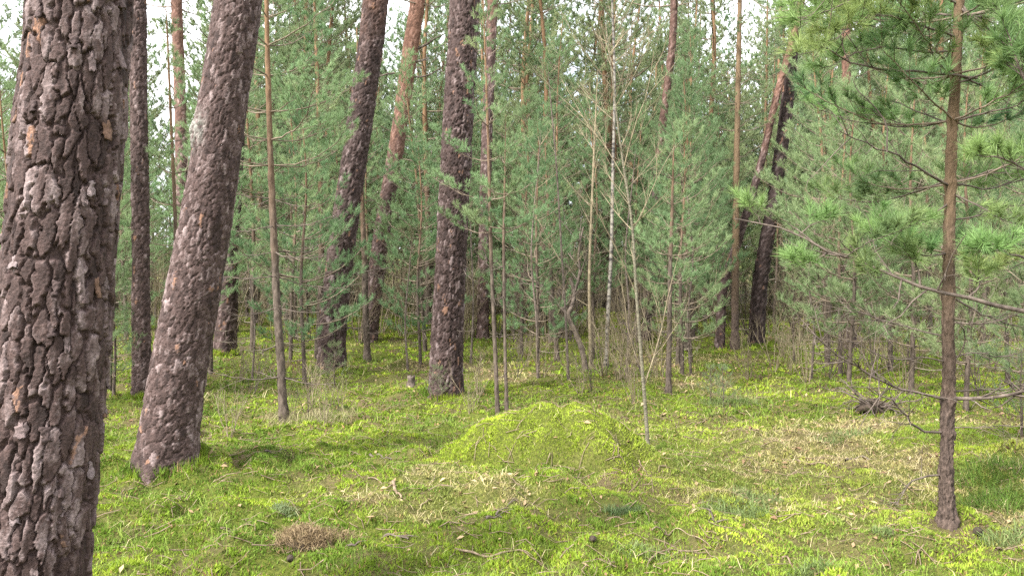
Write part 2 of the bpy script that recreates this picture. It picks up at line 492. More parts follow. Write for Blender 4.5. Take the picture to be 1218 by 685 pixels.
def blades(x, y, z, ln, wd, lean, rng, droop=0.3, segs=1):
    n = len(x); az = rng.uniform(0, 2 * PI, n)
    d = np.stack([np.cos(az) * np.sin(lean), np.sin(az) * np.sin(lean), np.cos(lean)], -1)
    sa = rng.uniform(0, 2 * PI, n); s = np.stack([np.cos(sa), np.sin(sa), np.zeros(n)], -1)
    b = np.stack([x, y, z], -1)
    if segs == 1:
        V = np.stack([b - s * wd[:, None], b + s * wd[:, None], b + d * ln[:, None]], 1)
        return V.reshape(-1, 3), np.arange(n * 3).reshape(-1, 3), 3
    m = b + d * (ln * 0.55)[:, None]
    d2 = norm(d + np.stack([np.cos(az) * droop, np.sin(az) * droop, -droop * 1.0 * np.ones(n)], -1))
    e = m + d2 * (ln * 0.5)[:, None]
    V = np.stack([b - s * wd[:, None], b + s * wd[:, None], m - s * wd[:, None] * 0.7, m + s * wd[:, None] * 0.7, e], 1)
    T = (np.array([[0, 1, 3], [0, 3, 2], [2, 3, 4]])[None] + (np.arange(n) * 5)[:, None, None]).reshape(-1, 3)
    return V.reshape(-1, 3), T, 5

rng = np.random.default_rng(3)
g = Geo(); gm = Geo()
for n, y0, y1, ln, wd in ((380000, 3.9, 8.2, 0.021, 0.0046), (165000, 8.2, 13.5, 0.031, 0.0085), (105000, 13.5, 27, 0.05, 0.018)):
    x, y = scatter(n, y0, y1, rng)
    L = litter_mask(x, y)
    cl_ = fbm2(x / 0.12, y / 0.12, 131, 2)
    keep = (rng.random(n) > L * 0.62) & (rng.random(n) < sstep(-0.5, -0.08, cl_) + 0.13)
    x, y = x[keep], y[keep]; n = len(x)
    z = surf(x, y) - 0.004
    r = rng.random(n)
    size = 0.55 + 0.5 * rng.random(n) + 1.1 * np.clip(vnoise2(x / 0.09, y / 0.09, 91) + 0.35, 0, 1)
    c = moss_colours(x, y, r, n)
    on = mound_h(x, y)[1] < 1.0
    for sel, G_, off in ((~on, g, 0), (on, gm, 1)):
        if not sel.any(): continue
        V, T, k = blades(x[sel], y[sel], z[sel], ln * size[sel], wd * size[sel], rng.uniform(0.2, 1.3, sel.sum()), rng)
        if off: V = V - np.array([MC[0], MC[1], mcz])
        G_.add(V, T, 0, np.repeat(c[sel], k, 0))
n = 34000
x = MC[0] + rng.uniform(-1.1, 1.0, n); y = MC[1] + rng.uniform(-0.95, 0.9, n)
hh, dd_ = mound_h(x, y); keep = (dd_ < 1.0) & (rng.random(n) < 0.35 + 0.65 * sstep(0.35, 0.8, dd_)); x, y = x[keep], y[keep]; n = len(x)
V, T, k_ = blades(x, y, surf(x, y) - 0.004, rng.uniform(0.012, 0.026, n), np.full(n, 0.0042), rng.uniform(0.2, 1.2, n), rng)
gm.add(V - np.array([MC[0], MC[1], mcz]), T, 0, np.repeat(moss_colours(x, y, rng.random(n), n), k_, 0))
moss = link('moss', g.mesh('moss', [M_MOSS], True))
tag(moss, 'bright yellow-green moss carpeting the forest floor', 'moss', None, 'stuff')
mm = link('moss_cover', gm.mesh('moss_cover', [M_MOSS], True), mound)
mm['kind'] = 'stuff'

# grass: short green blades and dry straw, thicker in the litter patches
g = Geo(); gs = Geo()
for n, y0, y1, ln, wd in ((90000, 3.9, 9, 0.065, 0.0017), (60000, 9, 22, 0.12, 0.0034)):
    x, y = scatter(n, y0, y1, rng)
    L = litter_mask(x, y); dens = fbm2(x / 1.1, y / 1.1, 95, 2) + 0.35 * vnoise2(x / 0.25, y / 0.25, 97)
    green = rng.random(n) < np.clip(0.75 - L * 0.75, 0.12, 1)
    keep = np.where(green, (dens > 0.08) & (rng.random(n) < 0.7), rng.random(n) < 0.24 + 0.75 * L)
    x, y, green = x[keep], y[keep], green[keep]; n = len(x)
    z = surf(x, y) - 0.005; r = rng.random(n)[:, None]
    cg = np.array([0.10, 0.17, 0.025]) * (1 - r) + np.array([0.26, 0.34, 0.06]) * r
    cs = np.array([0.28, 0.21, 0.09]) * (1 - r) + np.array([0.60, 0.52, 0.30]) * r
    size = 0.5 + rng.random(n) ** 2 * 1.5
    for sel, G_, cc, le in ((green, g, cg, rng.uniform(0.1, 0.8, n)), (~green, gs, cs, rng.uniform(0.4, 1.45, n))):
        V, T, k = blades(x[sel], y[sel], z[sel], ln * size[sel], wd * (0.7 + 0.3 * size[sel]), le[sel], rng, 0.6, 2)
        G_.add(V, T, 0, np.repeat(cc[sel], k, 0))
tag(link('grass', g.mesh('grass', [M_MOSS], True)), 'short green grass blades growing through the moss', 'grass', None, 'stuff')
tag(link('dry_grass', gs.mesh('dry_grass', [M_STRAW], True)), 'pale dry grass stalks and straw lying over the moss', 'dry grass', None, 'stuff')

# dead leaves
n = 15000
x, y = scatter(n, 3.9, 17, rng)
keep = rng.random(n) < 0.15 + 0.85 * litter_mask(x, y); x, y = x[keep], y[keep]; n = len(x)
z = surf(x, y) + 0.012; s = rng.uniform(0.005, 0.018, n) * (1 + 0.05 * y)
az = rng.uniform(0, 2 * PI, n); tilt = rng.normal(0, 0.45, (n, 2))
u = norm(np.stack([np.cos(az), np.sin(az), tilt[:, 0]], -1)); v = norm(np.stack([-np.sin(az), np.cos(az), tilt[:, 1]], -1))
b = np.stack([x, y, z], -1); up = np.array([0, 0, 1.0])
curl = rng.uniform(0.1, 0.6, n)[:, None]
V = np.stack([b - u * s[:, None] * 1.4, b - v * s[:, None] * 0.7 + up * curl * s[:, None], b + u * s[:, None] * 1.5 + up * 0.3 * s[:, None], b + v * s[:, None] * 0.7 + up * curl * s[:, None]], 1).reshape(-1, 3)
T = (np.array([[0, 1, 2], [0, 2, 3]])[None] + (np.arange(n) * 4)[:, None, None]).reshape(-1, 3)
r = rng.random(n)[:, None]
c = np.array([0.12, 0.06, 0.03]) * (1 - r) + np.array([0.42, 0.30, 0.17]) * r
tag(link('leaf_litter', make_mesh('leaf_litter', V, T, [M_LEAF], None, np.repeat(c, 4, 0))), 'curled brown dead leaves strewn over the moss', 'dead leaves', None, 'stuff')

# fine fallen twigs as litter
n = 6500
x, y = scatter(n, 3.9, 16, rng); az = rng.uniform(0, PI, n); L = rng.uniform(0.04, 0.16, n) * (1 + 0.04 * y)
t = np.linspace(-0.5, 0.5, 3)
bend = rng.normal(0, 0.12, n)
PX = x[:, None] + np.cos(az)[:, None] * L[:, None] * t - np.sin(az)[:, None] * (bend * L)[:, None] * (t * t * 4)
PY = y[:, None] + np.sin(az)[:, None] * L[:, None] * t + np.cos(az)[:, None] * (bend * L)[:, None] * (t * t * 4)
PZ = surf(PX, PY) + 0.014 + rng.uniform(0, 0.012, n)[:, None]
V, T = tubes(np.stack([PX, PY, PZ], -1), np.repeat(rng.uniform(0.0014, 0.0042, n)[:, None], 3, 1), 3)
tag(link('twig_litter', make_mesh('twig_litter', V, T, [M_STICK])), 'thin fallen twigs and needles scattered in the moss', 'twig litter', None, 'stuff')

# ------------------------------------------------------------------ plated pine trunks
def voro(u, v, nu, cv, seed, jit=0.85):
    """cellular pattern, periodic in u (nu cells round the trunk): F1, F2-F1, cell id hash, offset in v"""
    iu, iv = np.floor(u), np.floor(v / cv)
    f1 = np.full(u.shape, 9.0); f2 = f1.copy(); idh = np.zeros(u.shape); ov = np.zeros(u.shape); ou = np.zeros(u.shape)
    for du in (-1, 0, 1):
        for dv in (-1, 0, 1):
            cu_, cvv = iu + du, iv + dv
            w = np.mod(cu_, nu)
            shift = 0.5 * np.mod(w, 2)
            px = cu_ + 0.5 + jit * (_h(w, cvv, seed) - 0.5)
            py = cvv + 0.5 + shift * 0.6 - 0.15 + jit * (_h(w, cvv, seed + 1) - 0.5)
            dx, dy = u - px, v / cv - py
            d = np.sqrt(dx * dx + dy * dy)
            m = d < f1
            f2 = np.where(m, f1, np.minimum(f2, d)); idh = np.where(m, _h(w, cvv, seed + 2), idh)
            ov = np.where(m, dy, ov); ou = np.where(m, dx, ou); f1 = np.where(m, d, f1)
    return f1, f2 - f1, idh, ov, ou

def bark_trunk(path, radii, du, dz, z_fine, plate=(0.055, 0.13), depth=0.018, seed=0, flare=0.25, red_from=99, red_to=100, red_amt=0.45, flake=15.0, light=0.0, fissure=1.0, grey=1.0, hook=None):
    """path/radii: functions of the arc fraction; path is a local polyline (n,3) from base up"""
    seg = np.r_[0, np.cumsum(np.linalg.norm(np.diff(path, axis=0), axis=1))]
    Ltot = seg[-1]
    zs = list(np.arange(0, min(z_fine, Ltot), dz)); s = dz
    while zs[-1] < Ltot: s = min(s * 1.25, 0.4); zs.append(zs[-1] + s)
    zs = np.array(zs); zs = zs[zs <= Ltot]
    C = np.stack([np.interp(zs, seg, path[:, k]) for k in range(3)], -1)
    R = np.interp(zs, seg, radii)
    R = R * (1 + (flare + 0.18) * np.exp(-zs / 0.15) + flare * 0.35 * np.exp(-zs / 0.7))
    T = norm(np.gradient(C, axis=0))
    u0 = norm(np.cross(T, np.array([0.0, 1.0, 0.0])[None])); v0 = np.cross(T, u0)
    Rm = float(np.median(R[zs < z_fine])) if (zs < z_fine).any() else R[0]
    nt_ = max(24, int(2 * PI * Rm / du))
    fine_n = int(nt_ * 0.60); lo_n = max(8, int(nt_ * 0.16))
    th = np.r_[np.linspace(-0.35, PI + 0.35, fine_n), np.linspace(PI + 0.35, 2 * PI - 0.35, lo_n + 2)[1:-1]]; nt_ = len(th)
    TH, ZZ = np.meshgrid(th, zs); RRr = np.repeat(R[:, None], nt_, 1)
    th_, z_, r_ = TH.ravel(), ZZ.ravel(), RRr.ravel()
    p3 = np.stack([np.cos(th_) * Rm, np.sin(th_) * Rm, z_ * 0.6], -1)
    wob = fbm3(p3 * 9.0, seed, 3)
    wob2 = fbm3(p3 * 9.0 + 40, seed + 9, 3)
    root = (0.13 * np.cos(5 * th_ + seed) + 0.07 * np.cos(3 * th_ + 2 * seed)) * np.exp(-z_ / 0.17)
    w3 = fbm3(p3 * 30.0, seed + 21, 3)
    w3b = fbm3(p3 * 30.0 + 13.0, seed + 22, 3)
    w4 = fbm3(p3 * 75.0, seed + 25, 2)
    nu = max(6, round(2 * PI * Rm / plate[0]))
    uu = th_ / (2 * PI) * nu
    # ragged elongated plates parted by narrow steep fissures
    f1, e1, id1, o1, h1 = voro(uu + 0.55 * wob + 0.50 * w3 + 0.22 * w4, z_ + plate[1] * (0.6 * wob2 + 0.40 * w3b + 0.12 * w4), nu, plate[1], seed * 7 + 1, 0.95)
    open_ = (0.07 + 0.16 * np.clip(0.5 + 1.6 * wob2, 0, 1)) * fissure
    crack = sstep(0.25, 1.0, e1 / open_)
    rim = crack * (1 - sstep(1.0, 2.5, e1 / open_))
    # thin flakes: terraces of stretched noise, a different stack on each plate
    lay = fbm3(np.stack([p3[:, 0] * flake, p3[:, 1] * flake, p3[:, 2] * flake * 0.5], -1) + id1[:, None] * 37.0, seed + 33, 3)
    lv = (lay + 0.5 + 0.22 * w4) * 7.0
    lf = np.floor(lv); lt = (lf + sstep(0.84, 1.0, lv - lf)) * 0.85
    tilt = _h((id1 * 77773).astype(int), seed + 5) - 0.4
    hgt = depth * 1.2 * (crack - 1) + depth * 0.45 * (id1 - 0.5) - depth * 0.35 * o1 * crack - depth * 0.45 * tilt * h1 * crack
    hgt += depth * 0.13 * (lt - 3.0) * (0.3 + 0.7 * crack) + depth * 0.05 * w4 + 0.05 * Rm * wob
    hgt += depth * 0.07 * fbm3(np.stack([p3[:, 0] * 150, p3[:, 1] * 150, p3[:, 2] * 60], -1), seed + 55, 2)
    # colour: weathered outer flakes, brown broken layers, a few fresh orange scars
    id2 = _h((id1 * 99991).astype(int), lf.astype(int), seed)
    k = np.clip(0.34 * id2 + 0.26 * id1 + 0.12 * (lt - 2.2) + 0.40 * w3 + 0.16 * rim + light, 0, 1)[:, None]  # paler rims: weathered flake edges and the light they catch, put into colour
    c_br, c_gr, c_li = np.array([0.036, 0.022, 0.019]), np.array([0.095, 0.060, 0.053]), np.array([0.30, 0.23, 0.22])
    c = np.where(k < 0.55, c_br + (c_gr - c_br) * (k / 0.55), c_gr + (c_li - c_gr) * ((k - 0.55) / 0.45)) * grey
    fresh = ((_h((id2 * 9999).astype(int), seed) > 0.986) & (crack > 0.5)).astype(float)[:, None] * 0.7
    c = c * (1 - fresh) + np.array([0.25, 0.135, 0.085]) * fresh
    rt = sstep(red_from, red_to, z_ + 0.6 * wob * 2)[:, None] * red_amt
    c = c * (1 - rt) + np.array([0.25, 0.12, 0.072]) * (0.45 + 0.9 * k) * rt
    hgt = hgt * (1 - 0.6 * rt[:, 0])
    if hook is not None:
        hgt, c = hook(th_, z_, hgt, c, p3)
    rad = r_ * (1 + root) + hgt
    V = np.repeat(C, nt_, 0) + rad[:, None] * (np.cos(th_)[:, None] * np.repeat(u0, nt_, 0) + np.sin(th_)[:, None] * np.repeat(v0, nt_, 0))
    m = len(zs)
    i, j = np.meshgrid(np.arange(m - 1), np.arange(nt_), indexing='ij'); j2 = (j + 1) % nt_
    q = np.stack([i * nt_ + j, i * nt_ + j2, (i + 1) * nt_ + j2, (i + 1) * nt_ + j], -1).reshape(-1, 4)
    return V, np.concatenate([q[:, [0, 1, 2]], q[:, [0, 2, 3]]]), c

# ------------------------------------------------------------------ needles and branches
def needles(B, D, L, n, nlen, wid, rng, spread=(0.45, 1.1)):
    """n needles round each shoot (base B, direction D, length L)"""
    K = len(B)
    if K == 0: return np.zeros((0, 3)), np.zeros((0, 3), int)
    t = rng.uniform(0.05, 1.0, (K, n)); phi = rng.uniform(0, 2 * PI, (K, n))
    a = rng.uniform(spread[0], spread[1], (K, n)) * (1.15 - 0.55 * t)
    u, v = perp(D)
    nd_ = D[:, None] * np.cos(a)[..., None] + np.sin(a)[..., None] * (u[:, None] * np.cos(phi)[..., None] + v[:, None] * np.sin(phi)[..., None])
    p = B[:, None] + D[:, None] * (t * L[:, None])[..., None]
    ln = nlen * rng.uniform(0.7, 1.2, (K, n))
    sd = norm(np.cross(nd_, rng.normal(size=(K, n, 3))))
    V = np.stack([p - sd * wid * 0.5, p + sd * wid * 0.5, p + nd_ * ln[..., None]], 2).reshape(-1, 3)
    return V, np.arange(len(V)).reshape(-1, 3)

def limb(start, az, el, L, rng, curl=0.25, wig=0.10, n=6):
    """one limb centre line that leaves at azimuth/elevation and curls upwards"""
    t = np.linspace(0, 1, n)
    d = np.array([math.cos(az) * math.cos(el), math.sin(az) * math.cos(el), math.sin(el)])
    s = np.array([-math.sin(az), math.cos(az), 0])
    w1, w2 = rng.normal(0, wig, 2)
    return start + d * (t * L)[:, None] + np.array([0, 0, 1.0]) * (curl * L * t ** 2.2)[:, None] + s * (L * w1 * np.sin(t * PI) + L * w2 * t ** 2)[:, None] + np.array([0, 0, 1.0]) * (-0.06 * L * np.sin(t * PI))[:, None]

def foliate(P, L, rng, dens=1.0, start=0.25):
    """side twigs and shoots along a live limb: returns twig lines (K,4,3), shoots (B,D,L)"""
    n = len(P); tw, B, D, S = [], [], [], []
    m = max(3, int(L * 8 * dens))
    for k in range(m):
        t = start + (1 - start) * (k + rng.random() * 0.8) / m
        x = t * (n - 1); i = min(int(x), n - 2); p = P[i] + (P[i + 1] - P[i]) * (x - i)
        d = norm(P[i + 1] - P[i]); side = norm(np.cross(d, [0, 0, 1.0])) * (1 if k % 2 else -1)
        dirn = norm(d * rng.uniform(0.5, 0.9) + side * rng.uniform(0.5, 1.0) + np.array([0, 0, 1]) * rng.uniform(0.0, 0.45))
        tl = max(0.10, L * rng.uniform(0.22, 0.42) * (1.15 - 0.7 * t))
        q = p + dirn * (np.linspace(0, 1, 4) * tl)[:, None] + np.array([0, 0, 1.0]) * (0.18 * tl * np.linspace(0, 1, 4) ** 2)[:, None]
        tw.append(q)
        e = norm(q[3] - q[2]); sl = rng.uniform(0.10, 0.17)
        B.append(q[3] - e * sl * 0.5); D.append(norm(e + [0, 0, 0.25])); S.append(sl)
        for s in range(1 + int(tl / 0.16)):
            f = rng.uniform(0.35, 0.95); b = q[0] + (q[3] - q[0]) * f
            dd = norm(e * 0.7 + rng.normal(0, 0.55, 3) + [0, 0, 0.3])
            B.append(b); D.append(dd); S.append(rng.uniform(0.08, 0.14))
    e = norm(P[-1] - P[-2]); B.append(P[-1] - e * 0.08); D.append(norm(e + [0, 0, 0.3])); S.append(0.2)
    return np.array(tw), np.array(B), np.array(D), np.array(S)

def dead_twigs(P, L, rng, m=None):
    tw = []; n = len(P)
    for k in range(m or max(2, int(L * 6))):
        x = rng.uniform(0.25, 0.98) * (n - 1); i = min(int(x), n - 2); p = P[i] + (P[i + 1] - P[i]) * (x - i)
        d = norm(P[i + 1] - P[i]); dirn = norm(d * 0.6 + rng.normal(0, 0.6, 3))
        tl = L * rng.uniform(0.12, 0.35) + 0.03
        q = p + dirn * (np.linspace(0, 1, 4) * tl)[:, None] + rng.normal(0, 0.05 * tl, (4, 3)) * np.linspace(0, 1, 4)[:, None]
        tw.append(q)
    return np.array(tw)

def young_pine(rng, H, r0, crown_base, Lmax, gap=0.42, nb=5, n_needle=22, nlen=0.055, wid=0.0032, dens=1.0, lean=0.03, dead=0.8, sides=7, fine=True):
    """trunk mesh data and crown Geo (slot 0 twig wood, slot 1 needles, slot 2 dead wood)"""
    npt = 22; t = np.linspace(0, 1, npt)
    ph = rng.uniform(0, 6.28, 4); amp = lean * H
    path = np.stack([amp * (np.sin(t * 2.2 + ph[0]) - math.sin(ph[0])) * 0.5 + 0.012 * H * np.sin(t * 9 + ph[2]) * t, amp * (np.sin(t * 2 + ph[1]) - math.sin(ph[1])) * 0.5 + 0.012 * H * np.sin(t * 8 + ph[3]) * t, t * H - 0.08], -1)
    rad = r0 * (1 - t) ** 0.8 + 0.006; rad[0] *= 1.35; rad[1] *= 1.08
    tv, tt = tubes(path[None], rad[None], sides)
    g = Geo(); live, deadp, tw, dtw, Bs, Ds, Ss = [], [], [], [], [], [], []
    z = 0.35
    while z < H - 0.15:
        f = z / H
        p = np.array([np.interp(z, path[:, 2], path[:, k]) for k in range(3)])
        a0 = rng.uniform(0, 2 * PI)
        isdead = f < crown_base
        cnt = nb if not isdead else rng.integers(2, nb + 1)
        for k in range(cnt):
            az = a0 + k * 2 * PI / cnt + rng.normal(0, 0.25)
            zz = p + [0, 0, rng.normal(0, 0.05)]
            if isdead:
                if rng.random() > dead: continue
                L = Lmax * rng.uniform(0.3, 0.8) * (0.5 + 0.5 * f / max(crown_base, 1e-3))
                P = limb(zz, az, rng.uniform(-0.25, 0.25), L, rng, 0.02, 0.12)
                deadp.append((P, 0.005 + 0.005 * L)); dtw.append(dead_twigs(P, L, rng))
            else:
                if rng.random() < 0.14: continue
                s = (1 - f) / (1 - crown_base)
                L = Lmax * (min(1.0, 0.15 + 1.15 * s) if s < 0.75 else 1.0 - 0.6 * (s - 0.75)) * rng.uniform(0.65, 1.15)
                P = limb(zz, az, rng.uniform(0.05, 0.3) + 0.75 * (1 - s) ** 1.5, L, rng, 0.22)
                live.append((P, 0.004 + 0.0075 * L))
                a, b, c, d = foliate(P, L, rng, dens, 0.2 + 0.15 * s)
                tw.append(a); Bs.append(b); Ds.append(c); Ss.append(d)
        z += gap * rng.uniform(0.75, 1.25) * (1.0 if not isdead else 0.9)
    Bs.append(path[-1:] - [0, 0, 0.1]); Ds.append(np.array([[0, 0, 1.0]])); Ss.append(np.array([0.3]))
    tp = np.linspace(1, 0.35, 6)
    if live:
        v, t_ = tubes(np.array([p for p, _ in live]), np.array([r for _, r in live])[:, None] * tp, 4); g.add(v, t_, 0)
        w = np.concatenate(tw)[::1 if fine else 4]; v, t_ = tubes(w, np.repeat(np.array([[0.0035, 0.003, 0.0025, 0.002]]), len(w), 0), 3); g.add(v, t_, 0)
    if deadp:
        v, t_ = tubes(np.array([p for p, _ in deadp]), np.array([r for _, r in deadp])[:, None] * tp, 4); g.add(v, t_, 2)
        w = np.concatenate([d for d in dtw if len(d)])[::1 if fine else 4]; v, t_ = tubes(w, np.repeat(np.array([[0.0045, 0.004, 0.003, 0.002]]), len(w), 0), 3); g.add(v, t_, 2)
    v, t_ = needles(np.concatenate(Bs), np.concatenate(Ds), np.concatenate(Ss), n_needle, nlen, wid, rng); g.add(v, t_, 1)
    return (tv, tt), g

# ------------------------------------------------------------------ shared crowns for pines
class Proto: pass
PROTO = {}
def proto(key, seed, needle=M_NEEDLE, bark=M_YOUNGBARK, **kw):
    (tv, tt), g = young_pine(np.random.default_rng(seed), **kw)
    p = Proto(); p.trunk = make_mesh('trunk', tv, tt, [bark], smooth=True)
    p.crown = g.mesh('crown', [M_TWIG, needle, M_DEADLIMB]); p.H = kw['H']
    PROTO[key] = p
for k in range(5):
    proto('young%d' % k, 100 + k, H=(5.6, 6.6, 4.8, 7.4, 6.0)[k], r0=(0.036, 0.04, 0.032, 0.046, 0.038)[k], crown_base=(0.20, 0.26, 0.12, 0.28, 0.22)[k], Lmax=(1.15, 1.25, 1.1, 1.3, 1.2)[k], gap=0.36, n_needle=32, wid=0.0072, nlen=0.082)
for k in range(4):
    proto('tall%d' % k, 200 + k, needle=M_NEEDLE_FAR, H=(12.0, 14.0, 10.5, 13.0)[k], r0=(0.085, 0.10, 0.075, 0.09)[k], crown_base=(0.18, 0.25, 0.14, 0.22)[k], Lmax=(1.8, 2.0, 1.7, 1.8)[k], gap=0.55, nb=5, dens=0.75, n_needle=26, wid=0.014, nlen=0.095)
for k in range(3):
    proto('small%d' % k, 300 + k, needle=M_NEEDLE_BLUE, H=(1.5, 2.2, 3.0)[k], r0=(0.018, 0.024, 0.03)[k], crown_base=(0.05, 0.12, 0.18)[k], Lmax=(0.5, 0.65, 0.85)[k], gap=0.27, nb=5, n_needle=26, wid=0.0038, nlen=0.06)
(cv_, ct_), g = young_pine(np.random.default_rng(7), H=6.0, r0=0.09, crown_base=0.12, Lmax=2.0, gap=0.75, nb=4, dens=0.6, n_needle=16, wid=0.008, nlen=0.09)
CROWN_TOP = g.mesh('crown', [M_TWIG, M_NEEDLE_FAR, M_DEADWOOD])

def put_pine(key, x, y, label, group, rz, s=1.0, name='young_pine', tilt=0.0):
    p = PROTO[key]
    e = thing(name, (x, y, float(ground(x, y)) - 0.03), label, 'pine tree', group, rz, s)
    e.rotation_euler = (tilt, 0, rz)
    link('trunk', p.trunk, e); link('crown', p.crown, e)
    return e

# ------------------------------------------------------------------ the big pines
def big_pine(name, label, pts, dia_px, du, dz, z_fine, base=None, Y=None, top=11.0, group=None, stubs=(), crown=True, lean_y=0.0, **kw):
    """pts: line of the trunk in the photograph from the foot up; the foot fixes the distance"""
    b = on_ground(*pts[0]) if base is None else np.array(base)
    if Y is not None: b = at(pts[0][0], pts[0][1], Y); b[2] = float(ground(b[0], b[1]))
    D = b[1]
    line = [at(px, py, D) for px, py in pts]
    line[0] = b.copy()
    line = np.array(line); line[:, 1] += lean_y * (line[:, 2] - b[2])
    d = norm(line[-1] - line[-2])
    d = norm(d * 0.5 + np.array([0, 0, 0.5]))
    while line[-1][2] < top:
        line = np.vstack([line, line[-1] + d * 1.5]); d = norm(d + [0, 0, 0.15])
    path = spline(line, 80) - b
    path[0, 2] -= 0.10
    r_at = D / F_PX / 2
    zz = path[:, 2]
    zpx = [at(0, p[1], D)[2] - b[2] for p in dia_px]
    o_ = np.argsort(zpx); rad = np.interp(zz, np.array(zpx)[o_], np.array([p[0] * r_at * 0.965 for p in dia_px])[o_])
    over = zz > max(zpx)
    rad[over] *= np.clip(1 - 0.055 * (zz[over] - max(zpx)), 0.35, 1)
    V, T, c = bark_trunk(path, rad, du, dz, z_fine, **kw)
    e = thing(name, b, label, 'pine tree', group)
    link('trunk', make_mesh('trunk', V, T, [M_BARK], None, c, smooth=False), e)
    if crown:
        link('crown', CROWN_TOP, e, path[-1] - np.array([0, 0, 4.2]), (0, 0, kw.get('seed', 0) * 1.7))
    return e, path, b, D

def branch_part(parent, line, r0, rng, mat_=M_DEADWOOD, twigs=5, live=None, name='branch', needle=M_NEEDLE_HERO, dens=1.0, nn=42, nlen=0.086, wid=0.0045, taper=0.3, tw_len=1.0, start=0.25):
    """one limb with its side twigs; live limbs carry a child of needles. line is local to the parent"""
    P = spline(line, 12) if len(line) > 2 else spline(np.vstack([line[0], (line[0] + line[1]) / 2, line[1]]), 12)
    L = float(np.linalg.norm(np.diff(P, axis=0), axis=1).sum())
    P = P + rng.normal(0, 0.006 * L + 0.0015, P.shape) * np.linspace(0, 1, 12)[:, None] ** 0.5
    g = Geo()
    v, t = tubes(P[None], (r0 * np.linspace(1, taper, 12))[None], 6); g.add(v, t, 0)
    tips = []
    if twigs:
        w = dead_twigs(P, L * tw_len, rng, twigs); rr_ = r0 * 0.38 * np.array([1, 0.8, 0.6, 0.4])
        v, t = tubes(w, np.repeat(rr_[None], len(w), 0), 4); g.add(v, t, 0)
        w2 = np.concatenate([dead_twigs(q, 0.5 * float(np.linalg.norm(q[-1] - q[0])) + 0.05, rng, 2) for q in w])
        v, t = tubes(w2, np.repeat(rr_[None] * 0.5, len(w2), 0), 3); g.add(v, t, 0)
    if live:
        a, B, D_, S = foliate(P, L * live, rng, 1.5 * dens / live, start)
        v, t = tubes(a, np.repeat((r0 * 0.3 * np.array([1, 0.85, 0.7, 0.55]))[None], len(a), 0), 4); g.add(v, t, 0)
    o = link(name, g.mesh(name, [mat_], smooth=True), parent)
    if live:
        v, t = needles(B, D_, S * 0.6, nn, nlen, wid, rng, (0.45, 1.15))
        link('needle_spray', make_mesh('needle_spray', v, t, [needle]), o)['kind'] = 'stuff'
    return o

# 1: the thick trunk with big plates
e1, path1, b1, D1 = big_pine('old_pine', 'thickest pine trunk with large flaking purple-grey bark plates and orange scars',
    [(18, 770), (33, 685), (52, 520), (68, 342), (83, 170), (95, 0)], [(118, 0), (126, 342), (134, 685), (138, 770)], 0.0042, 0.0054, 3.0,
    base=None, Y=3.35, top=10.5, plate=(0.047, 0.17), depth=0.017, flake=13.0, light=0.06, fissure=1.2, seed=3, flare=0.12, grey=0.74)

# 2: the leaning trunk with small scales and a lichen knot
def lichen(th, z, h, c, p3):
    zc = at(243, 172, 7.0)[2]
    # angle 0 of a trunk faces -x, a quarter turn further faces -y
    w = 0.8 * np.exp(-(((z - zc) / 0.12) ** 2)) * sstep(0.35, 0.95, np.cos(th - LICH))
    n_ = fbm3(p3 * 45, 77, 2)
    h = h + 0.035 * w + 0.02 * w * n_
    k = np.clip(w * 1.5 * sstep(-0.15, 0.25, n_), 0, 1)[:, None]
    return h, c * (1 - k) + np.array([0.21, 0.205, 0.18]) * k
LICH = 0.35
e2, path2, b2, D2 = big_pine('leaning_pine', 'thick leaning pine with small scaly bark and a grey lichen knot halfway up',
    [(199, 549), (204, 500), (216, 420), (233, 330), (252, 220), (267, 110), (283, 0)], [(57, 0), (57, 170), (64, 342), (68, 500), (70, 549)], 0.0085, 0.010, 4.6,
    plate=(0.040, 0.10), depth=0.0095, light=0.05, fissure=1.2, flake=22.0, seed=5, flare=0.10, hook=lichen, grey=0.76)
# 3: straight dark trunk behind the mound
e3, path3, b3, D3 = big_pine('dark_pine', 'tall straight pine with dark furrowed bark behind the left end of the moss mound',
    [(530, 470), (532, 400), (538, 280), (545, 140), (553, 0)], [(37, 0), (38, 342), (41, 470)], 0.013, 0.016, 5.6,
    plate=(0.05, 0.13), depth=0.022, seed=8, flare=0.10, grey=0.66)
# 4: pair with the red-topped one
e4, path4, b4, D4 = big_pine('leaning_dark_pine', 'dark leaning pine with furrowed bark and a bushy green sprig at its foot',
    [(394, 444), (396, 390), (404, 310), (420, 200), (436, 90), (447, 0)], [(31, 0), (31, 200), (33, 342), (35, 444)], 0.018, 0.022, 7,
    plate=(0.055, 0.14), depth=0.022, seed=11, flare=0.10, grey=0.62, red_from=5.3, red_to=8)
e5, path5, b5, D5 = big_pine('red_topped_pine', 'leaning pine whose bark turns bright orange-red high up, with dead stubs',
    [(438, 405), (446, 340), (456, 265), (474, 160), (488, 60), (497, 0)], [(19, 0), (19, 160), (21, 405)], 0.027, 0.036, 8.5,
    plate=(0.05, 0.13), depth=0.018, seed=13, flare=0.1, grey=1.0, red_from=3.2, red_to=6.2, red_amt=0.6)
e6, path6, b6, D6 = big_pine('slim_pine', 'slim upright pine with rough dark bark close behind the thickest trunk',
    [(169, 472), (168, 380), (167, 250), (165, 120), (164, 0)], [(20, 0), (21, 342), (23, 472)], 0.013, 0.016, 5.6,
    plate=(0.05, 0.11), depth=0.015, seed=17, flare=0.08, grey=0.75)
e7, path7, b7, D7 = big_pine('brown_pine', 'distant upright pine with smooth orange-brown bark between two dark trunks',
    [(219, 408), (217, 300), (215, 150), (210, 0)], [(13, 0), (14, 150), (16, 408)], 0.027, 0.036, 8.5,
    plate=(0.05, 0.13), depth=0.012, seed=19, flare=0.08, red_from=3.0, red_to=7.5, grey=1.2)
